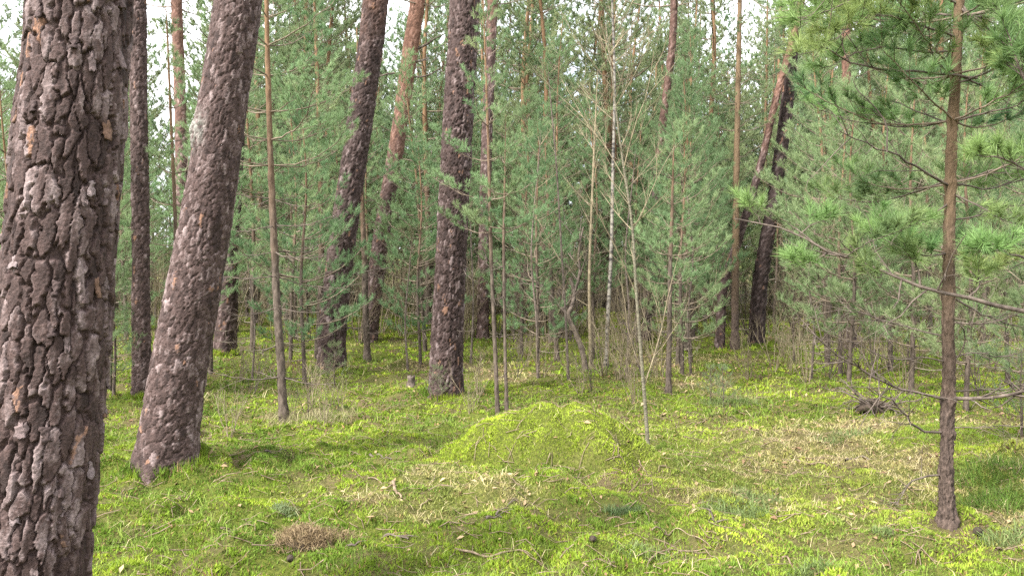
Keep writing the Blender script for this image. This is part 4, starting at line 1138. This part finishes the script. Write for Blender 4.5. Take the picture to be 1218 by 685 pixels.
LAND = [(15, 'thickest trunk'), (168, 'slim dark pine'), (215, 'orange-brown pine'), (268, 'leaning scaly trunk'), (325, 'orange-stemmed young pine'), (395, 'dark leaning pine'), (460, 'red-topped pine'), (535, 'straight dark pine'), (590, 'twin leggy stems'),
        (655, 'moss mound'), (728, 'pale birch'), (790, 'peeling red-patched pine'), (880, 'slanting thin pine'), (920, 'dark shaded pine'), (1010, 'root clump'), (1080, 'tangled shrubs'), (1130, 'branchy young pine'), (1215, 'grassy right bank')]
for k, (pts, dia, lab) in enumerate([([(640, 452), (638, 380), (632, 300), (640, 200)], 4.0, 'thin bare sapling with fine twigs behind the left shoulder of the hummock'), ([(560, 432), (563, 360), (560, 280)], 4.0, 'thin bare sapling close to the right of the straight dark pine'),
        ([(676, 452), (673, 380), (668, 300), (662, 200), (655, 120)], 4.5, 'tall thin bare sapling straight behind the hummock top'), ([(745, 448), (748, 370), (744, 300), (752, 220)], 4.0, 'thin bare sapling between the pale birch and the birch sapling'),
        ([(822, 446), (818, 380), (824, 310), (818, 240)], 4.0, 'thin bare sapling beside the low spreading pine bush'), ([(485, 440), (482, 380), (487, 320)], 3.5, 'thin bare sapling near the tiny rotten stump'),
        ([(965, 452), (968, 390), (962, 330), (970, 270)], 4.0, 'thin bare sapling left of the root clump'), ([(300, 452), (303, 390), (298, 340)], 3.5, 'thin bare sapling left of the orange-stemmed pine foot')]):
    birch('bare_sapling', lab, pts, dia * 0.75, 500 + k, 0.6, m=M_DEADWOOD, lo=0.2, ln=1.1, nl=9)['category'] = 'sapling'
shrub_protos = []
for k in range(4):
    acc = []
    for s in range((7, 5, 9, 6)[k]):
        az = SH.uniform(0, 6.28); sp = SH.uniform(0.1, 0.5)
        grow(SH, np.array([0.04 * math.cos(az), 0.04 * math.sin(az), -0.03]), norm(np.array([math.cos(az) * sp, math.sin(az) * sp, 1.0])), SH.uniform(0.7, 1.3), SH.uniform(0.007, 0.012), 2, acc, 0.2, (3, 6), 0.10)
    shrub_protos.append(tube_mesh('stems', acc, (M_SHRUB, M_DEADWOOD, M_SHRUB, M_SHRUB)[k], 3))
def shrub(px, py, s, k, label, group, Y=None):
    p = on_ground(px, py)
    o = link('bare_shrub', shrub_protos[k % 4], None, p - [0, 0, 0.01], (0, 0, SH.uniform(0, 6.28)), s)
    tag(o, label, 'shrub', group)
for k, (px, py, s) in enumerate([(385, 505, 0.45), (365, 500, 0.4), (405, 490, 0.4), (350, 495, 0.35), (372, 480, 0.5)]):
    shrub(px, py, s, k, 'low bare grey shrub in the dry grass beside the orange-stemmed pine', 'low shrubs beside the orange-stemmed pine')
for k, (px, py, s) in enumerate([(300, 470, 0.5), (285, 455, 0.6), (310, 450, 0.6), (273, 520, 0.45)]):
    shrub(px, py, s, k + 1, 'thin bare shrub rising from moss right of the leaning scaly trunk', 'shrubs right of the leaning scaly trunk')
for k, (px, py, s) in enumerate([(570, 470, 0.6), (615, 450, 0.6), (560, 492, 0.4), (626, 438, 0.7), (645, 450, 0.7)]):
    shrub(px, py, s, k, 'bare twiggy shrub in the moss behind the hummock', 'shrubs behind the hummock')
for k, (px, py, s) in enumerate([(690, 470, 0.6), (703, 465, 0.6), (735, 450, 0.9), (748, 455, 0.9), (718, 445, 1.0), (770, 455, 0.9), (755, 480, 0.7), (785, 450, 1.0)]):
    shrub(px, py, s, k, 'bare shrub among the birches behind the right end of the hummock', 'shrubs among the birches')
for k, (px, py, s) in enumerate([(960, 455, 0.8), (985, 450, 0.9), (1008, 445, 1.0), (940, 445, 0.8), (1030, 450, 1.0), (1060, 440, 1.0), (1090, 440, 1.0), (920, 440, 0.9), (1075, 470, 0.8), (1045, 455, 0.9), (1150, 430, 1.0), (1180, 440, 1.0), (1205, 430, 1.1), (1165, 470, 0.8), (890, 450, 0.7)]):
    shrub(px, py, s, k, 'tangled bare shrub on the open floor near the ' + min(LAND, key=lambda q_: abs(q_[0] - px))[1], 'tangled shrubs round the branchy young pine')
for k in range(80):
    px = SH.uniform(150, 1210); py = SH.uniform(388, 408)
    shrub(px, py, SH.uniform(1.1, 1.9), k, 'brown leafless shrub behind the ' + min(LAND, key=lambda q_: abs(q_[0] - px))[1] + ', where the pine thicket begins', 'leafless shrubs along the thicket edge')

# ------------------------------------------------------------------ thicket of young pines
PR = np.random.default_rng(91)
taken = [(b1[0], b1[1])]
TRUNKS = [(425, D4), (462, D5), (214, D7), (579, D9), (785, D11), (915, D12), (885, D13), (728, 13.9), (545, D3)]
def free(x, y, d):
    # leave open the view of the older trunks
    if any(abs(609 + 956 * x / y - p_) < 12 + 330 / y and y < d_ for p_, d_ in TRUNKS): return False
    return all((x - a) ** 2 + (y - c) ** 2 > d * d for a, c in taken)
def px_of(x, y): return 609 + 956 * x / y
def place_words(x, Y):
    """which landmark it stands behind and how deep in the wood"""
    px = px_of(x, Y); lm = min(LAND, key=lambda q_: abs(q_[0] - px))[1]
    band = 'at the thicket edge' if Y < 21 else 'inside the thicket' if Y < 28 else 'deep in the thicket' if Y < 35 else 'far back in the wood'
    return band + ' behind the ' + lm
def young_label(k, x, Y):
    return ('bushy pale green young pine ', 'tall narrow young pine ', 'low broad young pine ', 'lanky dead-limbed young pine ', 'spreading mid-height young pine ')[k] + place_words(x, Y)
def in_gap(px):   # sky shows through at these places in the photograph
    return any(abs(px - c) < w for c, w in ((10, 28), (205, 40), (462, 14), (680, 30), (1190, 16)))
# hand-placed ones in the nearer ground (photo column, distance, kind, size)
for px, Y, key, s in [(345, 15.5, 'young0', 0.95), (300, 17, 'young3', 1.0), (250, 13.5, 'young4', 0.85), (130, 12.0, 'young2', 0.8), (15, 9.5, 'young0', 0.75), (-30, 12, 'young1', 0.9), (110, 16, 'young3', 1.0), (150, 19, 'young1', 1.0),
                      (506, 18, 'young1', 1.0), (620, 17, 'young0', 1.0), (655, 19, 'young3', 1.05), (806, 15.5, 'young4', 0.95), (815, 18, 'young1', 1.1), (1000, 14, 'young0', 0.9), (985, 17.5, 'young3', 1.0), (1010, 12.5, 'young2', 0.95),
                      (1060, 14.5, 'young4', 1.0), (1110, 17, 'young1', 1.05), (1200, 12.5, 'young0', 0.85), (1240, 10, 'young4', 0.85), (1170, 16, 'young3', 0.95), (545, 20.5, 'young4', 1.0), (352, 19.5, 'young0', 1.05), (825, 20, 'young1', 1.1), (760, 20.5, 'young0', 1.0),
                      (362, 12.8, 'young2', 0.95), (500, 15.5, 'young2', 0.9), (640, 14.5, 'young2', 0.95), (705, 16.5, 'young0', 0.95), (85, 10.5, 'young2', 0.85), (1085, 11.5, 'young2', 1.0), (985, 15.5, 'young1', 1.05), (812, 13.5, 'young2', 0.9), (1150, 10.0, 'young2', 0.9), (1225, 8.5, 'young2', 0.85), (822, 16, 'young0', 0.95)]:
    x = (px - 609) / 956 * Y; taken.append((x, Y))
    put_pine(key, x, Y, young_label(int(key[-1]), x, Y), 'young pines of the thicket, kind ' + 'ABCDE'[int(key[-1])], PR.uniform(0, 6.28), s, tilt=PR.normal(0, 0.02))
cnt = 0
for k in range(4000):
    if cnt >= 120: break
    Y = math.sqrt(PR.uniform(20.0 ** 2, 42 ** 2)); x = PR.uniform(-0.72, 0.72) * Y
    if not free(x, Y, 1.1): continue
    taken.append((x, Y)); cnt += 1; kk = int(PR.integers(0, 5))
    put_pine('young%d' % kk, x, Y, young_label(kk, x, Y), 'young pines of the thicket, kind ' + 'ABCDE'[kk], PR.uniform(0, 6.28), PR.uniform(0.8, 1.2), tilt=PR.normal(0, 0.02))
cnt = 0
tall_l = ('tall narrow-crowned pine ', 'very tall open-crowned pine ', 'full-crowned tall pine ', 'tall pine with drooping limbs ')
for k in range(4000):
    if cnt >= 200: break
    Y = math.sqrt(PR.uniform(21 ** 2, 50 ** 2)); x = PR.uniform(-0.72, 0.72) * Y
    if not free(x, Y, 1.1) or (in_gap(px_of(x, Y))): continue
    taken.append((x, Y)); cnt += 1; kk = int(PR.integers(0, 4))
    put_pine('tall%d' % kk, x, Y, tall_l[kk] + place_words(x, Y), 'tall pines behind the thicket, kind ' + 'ABCD'[kk], PR.uniform(0, 6.28), PR.uniform(1.0, 1.35), 'tall_pine', PR.normal(0, 0.02))
cnt = 0
for k in range(4000):
    if cnt >= 120: break
    Y = math.sqrt(PR.uniform(23 ** 2, 44 ** 2)); x = PR.uniform(-0.72, 0.72) * Y
    if not free(x, Y, 0.9): continue
    taken.append((x, Y)); cnt += 1; kk = int(PR.integers(1, 3))
    put_pine('small%d' % kk, x, Y, ('', 'head-high bushy little pine ', 'bushy taller-than-head pine ')[kk] + place_words(x, Y), 'little pines in the undergrowth', PR.uniform(0, 6.28), PR.uniform(1.0, 1.6), 'little_pine')
for px, Y, kk in ((575, 27, 1), (600, 31, 0), (640, 29, 3), (668, 33, 1), (700, 27, 0), (748, 30, 1), (655, 37, 0), (520, 30, 3), (840, 27, 1), (770, 35, 3), (905, 31, 1), (985, 29, 0), (1040, 33, 1), (1105, 30, 3), (345, 30, 1), (300, 33, 0), (125, 28, 3)):
    x = (px - 609) / 956 * Y
    put_pine('tall%d' % kk, x, Y, tall_l[kk] + place_words(x, Y), 'tall pines behind the thicket, kind ' + 'ABCD'[kk], PR.uniform(0, 6.28), PR.uniform(1.0, 1.25), 'tall_pine', PR.normal(0, 0.02))
# small bluish pines near the floor
for px, py, key, s, lab in [(398, 462, 'small0', 0.55, 'tiny bluish pine sprouting at the foot of the dark leaning pine'), (860, 485, 'small0', 0.42, 'low spreading bluish pine bush on the open moss'), (845, 478, 'small0', 0.38, 'low bluish pine seedling touching the larger spreading bush'),
                            (135, 470, 'small1', 0.8, 'small green pine filling the gap between the thickest trunk and the slim one'), (1215, 520, 'small0', 0.6, 'small pine bush on the grassy bank at the right'), (520, 480, 'small0', 0.4, 'pine seedling against the foot of the straight dark pine'), (945, 430, 'small1', 0.8, 'head-high pine at the edge of the right thicket'),
                            (1080, 430, 'small2', 0.7, 'bushy small pine behind the tangled shrubs')]:
    p = on_ground(px, py); pr = PROTO[key]
    e = thing('pine_seedling', p - [0, 0, 0.02], lab, 'pine seedling', None, PR.uniform(0, 6.28), s); link('stem', pr.trunk, e); link('crown', pr.crown, e)

# ------------------------------------------------------------------ far wood, reads as one mass
fw = Geo(); fr2 = np.random.default_rng(17)
coarse = []
for k in range(3):
    (tv, tt), gq = young_pine(np.random.default_rng(400 + k), H=(15, 17, 13)[k], r0=0.13, crown_base=(0.28, 0.4, 0.15)[k], Lmax=2.0, gap=0.8, nb=4, dens=0.34, n_needle=4, nlen=0.25, wid=0.085, dead=0.5, sides=5, fine=False)
    coarse.append((tv, tt, np.concatenate(gq.v), np.concatenate(gq.t), np.concatenate(gq.m)))
for k in range(42):
    Y = fr2.uniform(48, 70); x = fr2.uniform(-0.75, 0.75) * Y
    if in_gap(px_of(x, Y)) and fr2.random() < 0.8: continue
    tv, tt, cv2, ct2, cm = coarse[k % 3]; a = fr2.uniform(0, 6.28); s = fr2.uniform(0.8, 1.2)
    Rm_ = np.array([[math.cos(a), -math.sin(a), 0], [math.sin(a), math.cos(a), 0], [0, 0, 1]]) * s
    o = np.array([x, Y, float(ground(x, Y))])
    fw.add(tv @ Rm_.T + o, tt, 2)
    base_n = fw.n; fw.v.append(cv2 @ Rm_.T + o); fw.t.append(ct2 + base_n); fw.m.append(cm); fw.c.append(np.ones((len(cv2), 3))); fw.n += len(cv2)
tag(link('distant_wood', fw.mesh('distant_wood', [M_TWIG, M_NEEDLE_FAR, M_YOUNGBARK])), 'pale green mass of distant pine wood closing the view', 'wood', None, 'stuff')

# ------------------------------------------------------------------ things lying on the floor
FR = np.random.default_rng(33)
def stick(pts, r0, label, m=M_STICK, lift=0.004, twigs=1, name='fallen_branch', sides=8):
    r0 = r0 * 0.85; lift = min(lift, 0.016)
    P = np.array([on_ground_surf(px, py) for px, py in pts]); o = P[0].copy()
    Q = spline(P, 16); Q[:, 2] = surf(Q[:, 0], Q[:, 1]) + lift + r0 * 0.6 + 0.006 * np.sin(np.linspace(0, 9, 16))
    e = thing(name, o, label, 'stick'); Q = Q - o
    V, T = tubes(Q[None], (r0 * np.linspace(1, 0.45, 16) * (1 + 0.15 * FR.normal(size=16)))[None], sides)
    link('stem', make_mesh('stem', V, T, [m], smooth=True), e)
    for k in range(twigs):
        i = FR.integers(3, 13); d = norm(norm(Q[i + 1] - Q[i]) + FR.normal(0, 0.6, 3) * [1, 1, 0.15] + [0, 0, 0.15]); l_ = FR.uniform(0.06, 0.18)
        q = np.array([Q[i], Q[i] + d * l_ * 0.5 + [0, 0, 0.01], Q[i] + d * l_]); q = spline(q, 5)
        V, T = tubes(q[None], (r0 * 0.4 * np.linspace(1, 0.4, 5))[None], 4); link('twig', make_mesh('twig', V, T, [m], smooth=True), e)
def on_ground_surf(px, py):
    r = ray(px, py); ys = np.linspace(2.5, 30, 4000)
    P = np.array([0, 0, CAM_H])[None] + r[None] * (ys / r[1])[:, None]
    k = np.nonzero(P[:, 2] < surf(P[:, 0], P[:, 1]))[0]
    return P[k[0]]
stick([(541, 655), (560, 659), (577, 664), (592, 660), (612, 656), (628, 663), (645, 673)], 0.010, 'crooked reddish-tan stick with a curled thin end lying on moss', twigs=2)
stick([(466, 576), (471, 585), (478, 595)], 0.017, 'short thick pale bleached piece of wood on moss')
stick([(437, 570), (452, 573), (466, 578)], 0.006, 'thin pale twig touching the bleached piece of wood')
stick([(760, 548), (772, 566), (777, 588)], 0.007, 'thin tan stick leaning down the foot of the hummock by the birch sapling')
stick([(836, 606), (846, 612), (852, 622), (866, 620)], 0.010, 'dark forked stick beside the bluish grass', M_DEADWOOD, twigs=3)
stick([(775, 634), (800, 636), (820, 640), (846, 656)], 0.006, 'long thin arched straw-coloured twig on moss', lift=0.03)
stick([(772, 672), (785, 661), (810, 658), (840, 659), (868, 676)], 0.007, 'long thin arched twig bowed over the moss', lift=0.03)
stick([(590, 615), (600, 606), (616, 596)], 0.010, 'dark crooked stick poking out of the moss', M_DEADWOOD, twigs=2)
stick([(578, 618), (587, 616), (597, 617)], 0.012, 'stubby dark bark scrap lying beside a crooked stick', M_DEADWOOD)
stick([(1006, 549), (1020, 545), (1034, 548)], 0.014, 'short dark branch on the pale dry patch', M_DEADWOOD, twigs=2)
stick([(945, 548), (962, 552), (985, 556)], 0.010, 'brown stick half sunk in grass on the dry patch', M_STICK, twigs=2)
stick([(930, 665), (940, 670), (950, 678)], 0.009, 'reddish stick end poking in from the moss edge', M_STICK)
stick([(315, 538), (325, 540), (340, 537)], 0.012, 'short dark stick on moss right of the leaning scaly trunk', M_DEADWOOD)
stick([(240, 502), (250, 506), (262, 510)], 0.008, 'pale bare stick beside the leaning scaly trunk', M_STICK)
stick([(262, 630), (282, 629), (302, 627)], 0.008, 'greenish straight twig lying left of the brown clump', M_STICK)
stick([(414, 652), (422, 649), (428, 646)], 0.010, 'small dark stick right of the brown clump', M_DEADWOOD)
stick([(456, 640), (470, 638), (486, 643)], 0.010, 'bundle-like flat grey-brown branch on moss', M_DEADWOOD, twigs=4)
stick([(440, 542), (455, 545), (466, 548)], 0.014, 'grey weathered branch lying in front of the hummock', M_DEADWOOD, twigs=1)
stick([(1185, 655), (1200, 653), (1216, 656)], 0.010, 'pale stick on the straw under the grassy bank', M_STICK)
stick([(820, 505), (840, 500), (870, 498), (900, 503)], 0.008, 'long brown branch behind the low bluish bush', M_STICK, twigs=4)

# brown withered clump
pc = on_ground_surf(362, 652); cl = thing('withered_clump', pc, 'withered brown clump of dead moss and grass rising from green moss', 'plant clump')
gq = Geo(); n = 2600; a = FR.uniform(0, 6.28, n); r = np.sqrt(FR.random(n)); lump = 1 + 0.3 * np.sin(a * 3 + 1) + 0.2 * np.sin(a * 5); x = r * np.cos(a) * 0.235 * lump; y = r * np.sin(a) * 0.16 * lump + 0.05
z = 0.085 * (1 - r ** 2) ** 0.7 + 0.02 * FR.normal(size=n) * (1 - r)
th, ph = np.meshgrid(np.linspace(0, 2 * PI, 28, endpoint=False), np.linspace(0, 1, 9))
bx = ph * np.cos(th) * 0.18; by = ph * np.sin(th) * 0.13 + 0.05; bz = 0.07 * (1 - ph ** 2) ** 0.7 - 0.02 + 0.02 * fbm2(bx * 12, by * 12, 3, 2)
i, j = np.meshgrid(np.arange(8), np.arange(28), indexing='ij'); j2 = (j + 1) % 28
q = np.stack([i * 28 + j, (i + 1) * 28 + j, (i + 1) * 28 + j2, i * 28 + j2], -1).reshape(-1, 4)
link('soil_core', make_mesh('soil_core', np.stack([bx, by, bz], -1).reshape(-1, 3), np.concatenate([q[:, [0, 1, 2]], q[:, [0, 2, 3]]]), [M_EARTH], smooth=True), cl)
V, T, k = blades(x, y, z, FR.uniform(0.02, 0.085, n), np.full(n, 0.0022), FR.uniform(0.3, 1.5, n), FR, 0.8, 2)
rr_ = FR.random(n)[:, None]; c = np.array([0.08, 0.05, 0.026]) * (1 - rr_) + np.array([0.34, 0.25, 0.135]) * rr_
st = link('withered_strands', make_mesh('withered_strands', V, T, [M_STRAW], None, np.repeat(c, k, 0)), cl); st['kind'] = 'stuff'

# tufts of bluish and green grass one can tell apart
def tuft(px, py, rad, h, n, c1, c2, label, name='grass_tuft'):
    p = on_ground_surf(px, py); a = FR.uniform(0, 6.28, n); r = np.sqrt(FR.random(n)) * rad
    x, y = r * np.cos(a), r * np.sin(a) * 0.6
    z = surf(x + p[0], y + p[1]) - p[2]
    V, T, k = blades(x, y, z, h * FR.uniform(0.5, 1.2, n), np.full(n, 0.0022), FR.uniform(0.2, 1.2, n), FR, 0.7, 2)
    q = FR.random(n)[:, None]; c = np.array(c1) * (1 - q) + np.array(c2) * q
    tag(link(name, make_mesh(name, V, T, [M_MOSS], None, np.repeat(c, k, 0)), None, p), label, 'grass tuft')
BL1, BL2, GR1, GR2 = (0.08, 0.115, 0.035), (0.22, 0.285, 0.10), (0.05, 0.10, 0.015), (0.16, 0.25, 0.04)
tuft(740, 612, 0.13, 0.09, 420, (0.045, 0.075, 0.025), (0.14, 0.20, 0.08), 'dense dark bluish-green grass tuft in front of the hummock')
tuft(875, 612, 0.24, 0.13, 520, BL1, BL2, 'wide feathery bluish-green tuft behind the dark forked stick')
tuft(898, 596, 0.2, 0.10, 320, BL1, BL2, 'feathery bluish tuft just behind the wide one')
tuft(765, 655, 0.16, 0.07, 260, BL1, BL2, 'low bluish-green grass tuft by the arched twigs')
tuft(340, 610, 0.10, 0.07, 220, (0.12, 0.16, 0.07), (0.25, 0.31, 0.15), 'pale silvery green tuft beside the brown clump')
tuft(1000, 520, 0.30, 0.14, 420, BL1, BL2, 'dark bluish grass patch left of the branchy young pine')
tuft(965, 682, 0.12, 0.09, 260, BL1, BL2, 'bluish tuft growing by the reddish stick end')
tuft(1050, 632, 0.07, 0.06, 160, BL1, BL2, 'little green rosette tuft at the foot of the branchy young pine')
tuft(1200, 600, 0.35, 0.2, 700, GR1, GR2, 'thick dark green grass tuft on the bank at the right')
tuft(1185, 560, 0.30, 0.2, 600, GR1, GR2, 'dark green grass tuft higher up the right bank')
tuft(1212, 640, 0.25, 0.16, 420, BL1, BL2, 'blue-green grass tuft at the foot of the right bank')
tuft(870, 480, 0.40, 0.22, 520, BL1, BL2, 'blue-green grass patch around the low spreading pine bush')
tuft(370, 500, 0.55, 0.26, 700, (0.2, 0.19, 0.09), (0.42, 0.37, 0.2), 'tall pale dry grass round the low shrubs by the orange-stemmed pine')

# pine cones
def cone(px, py, s, label):
    p = on_ground_surf(px, py); th, ph = np.meshgrid(np.linspace(0, 2 * PI, 26, endpoint=False), np.linspace(0, 1, 16))
    r = 0.5 * np.sin(np.clip(ph * 1.0 + 0.03, 0, 1) * PI) ** 0.7 * (1 - 0.3 * ph)
    r = r * (1 + 0.28 * np.abs(np.sin(th * 4 + (np.floor(ph * 8) % 2) * 0.39)) * np.abs(np.sin(ph * 8 * PI)))
    V = np.stack([ph - 0.5, r * np.cos(th), r * np.sin(th) + 0.35], -1).reshape(-1, 3) * s
    i, j = np.meshgrid(np.arange(15), np.arange(26), indexing='ij'); j2 = (j + 1) % 26
    q = np.stack([i * 26 + j, i * 26 + j2, (i + 1) * 26 + j2, (i + 1) * 26 + j], -1).reshape(-1, 4)
    tag(link('pine_cone', make_mesh('pine_cone', V, np.concatenate([q[:, [0, 1, 2]], q[:, [0, 2, 3]]]), [M_EARTH]), None, p + [0, 0, 0.004], (0, 0, FR.uniform(0, 6.28))), label, 'pine cone')
cone(1163, 636, 0.062, 'dark pine cone lying right of the branchy young pine')
cone(705, 645, 0.045, 'small pine cone on moss in front of the hummock')
cone(345, 668, 0.045, 'small pine cone below the brown clump')

# root clump in the shrubs, small stump
pr_ = on_ground_surf(1040, 486); rc = thing('root_clump', pr_, 'dark tangle of upturned roots and earth under the tangled shrubs', 'root clump')
th, ph = np.meshgrid(np.linspace(0, 2 * PI, 30, endpoint=False), np.linspace(0, 1, 12))
rn = 1 + 0.35 * fbm2(th * 2, ph * 4, 9, 3)
V = np.stack([np.sin(ph * PI / 2) * np.cos(th) * 0.20 * rn, np.sin(ph * PI / 2) * np.sin(th) * 0.16 * rn, np.cos(ph * PI / 2) * 0.13 * rn - 0.02], -1).reshape(-1, 3)
i, j = np.meshgrid(np.arange(11), np.arange(30), indexing='ij'); j2 = (j + 1) % 30
q = np.stack([i * 30 + j, (i + 1) * 30 + j, (i + 1) * 30 + j2, i * 30 + j2], -1).reshape(-1, 4)
link('earth', make_mesh('earth', V, np.concatenate([q[:, [0, 1, 2]], q[:, [0, 2, 3]]]), [M_EARTH], smooth=True), rc)
for k in range(26):
    az = FR.uniform(0, 6.28); p0 = np.array([0.10 * math.cos(az), 0.08 * math.sin(az), 0.05]); acc = []
    grow(FR, p0, norm(np.array([math.cos(az), math.sin(az), FR.uniform(-0.4, 0.6)])), FR.uniform(0.25, 0.6), 0.012, 1, acc, -0.1, (2, 4), 0.25)
    link('root', tube_mesh('root', acc, M_DEADWOOD, 5), rc)
ps = on_ground(489, 458); g_ = Geo()
zz = np.linspace(0, 0.16, 7); th = np.arange(18) * 2 * PI / 18
TH, ZZ = np.meshgrid(th, zz); rr_ = 0.055 * (1 + 0.5 * np.exp(-ZZ / 0.04) + 0.25 * fbm2(TH * 2, ZZ * 20, 4, 2)); ZZ = ZZ + (ZZ > 0.15) * 0.05 * fbm2(TH * 3, TH * 0, 6, 2)
V = np.stack([rr_ * np.cos(TH), rr_ * np.sin(TH), ZZ], -1).reshape(-1, 3); V = np.vstack([V, [[0, 0, 0.14]]])
i, j = np.meshgrid(np.arange(6), np.arange(18), indexing='ij'); j2 = (j + 1) % 18
q = np.stack([i * 18 + j, i * 18 + j2, (i + 1) * 18 + j2, (i + 1) * 18 + j], -1).reshape(-1, 4)
cap = np.array([[6 * 18 + j_, 6 * 18 + (j_ + 1) % 18, len(V) - 1] for j_ in range(18)])
tag(link('rotten_stump', make_mesh('rotten_stump', V, np.concatenate([q[:, [0, 1, 2]], q[:, [0, 2, 3]], cap]), [M_DEADWOOD]), None, ps - [0, 0, 0.02]), 'tiny dark rotten stump in moss left of the straight dark pine', 'stump')
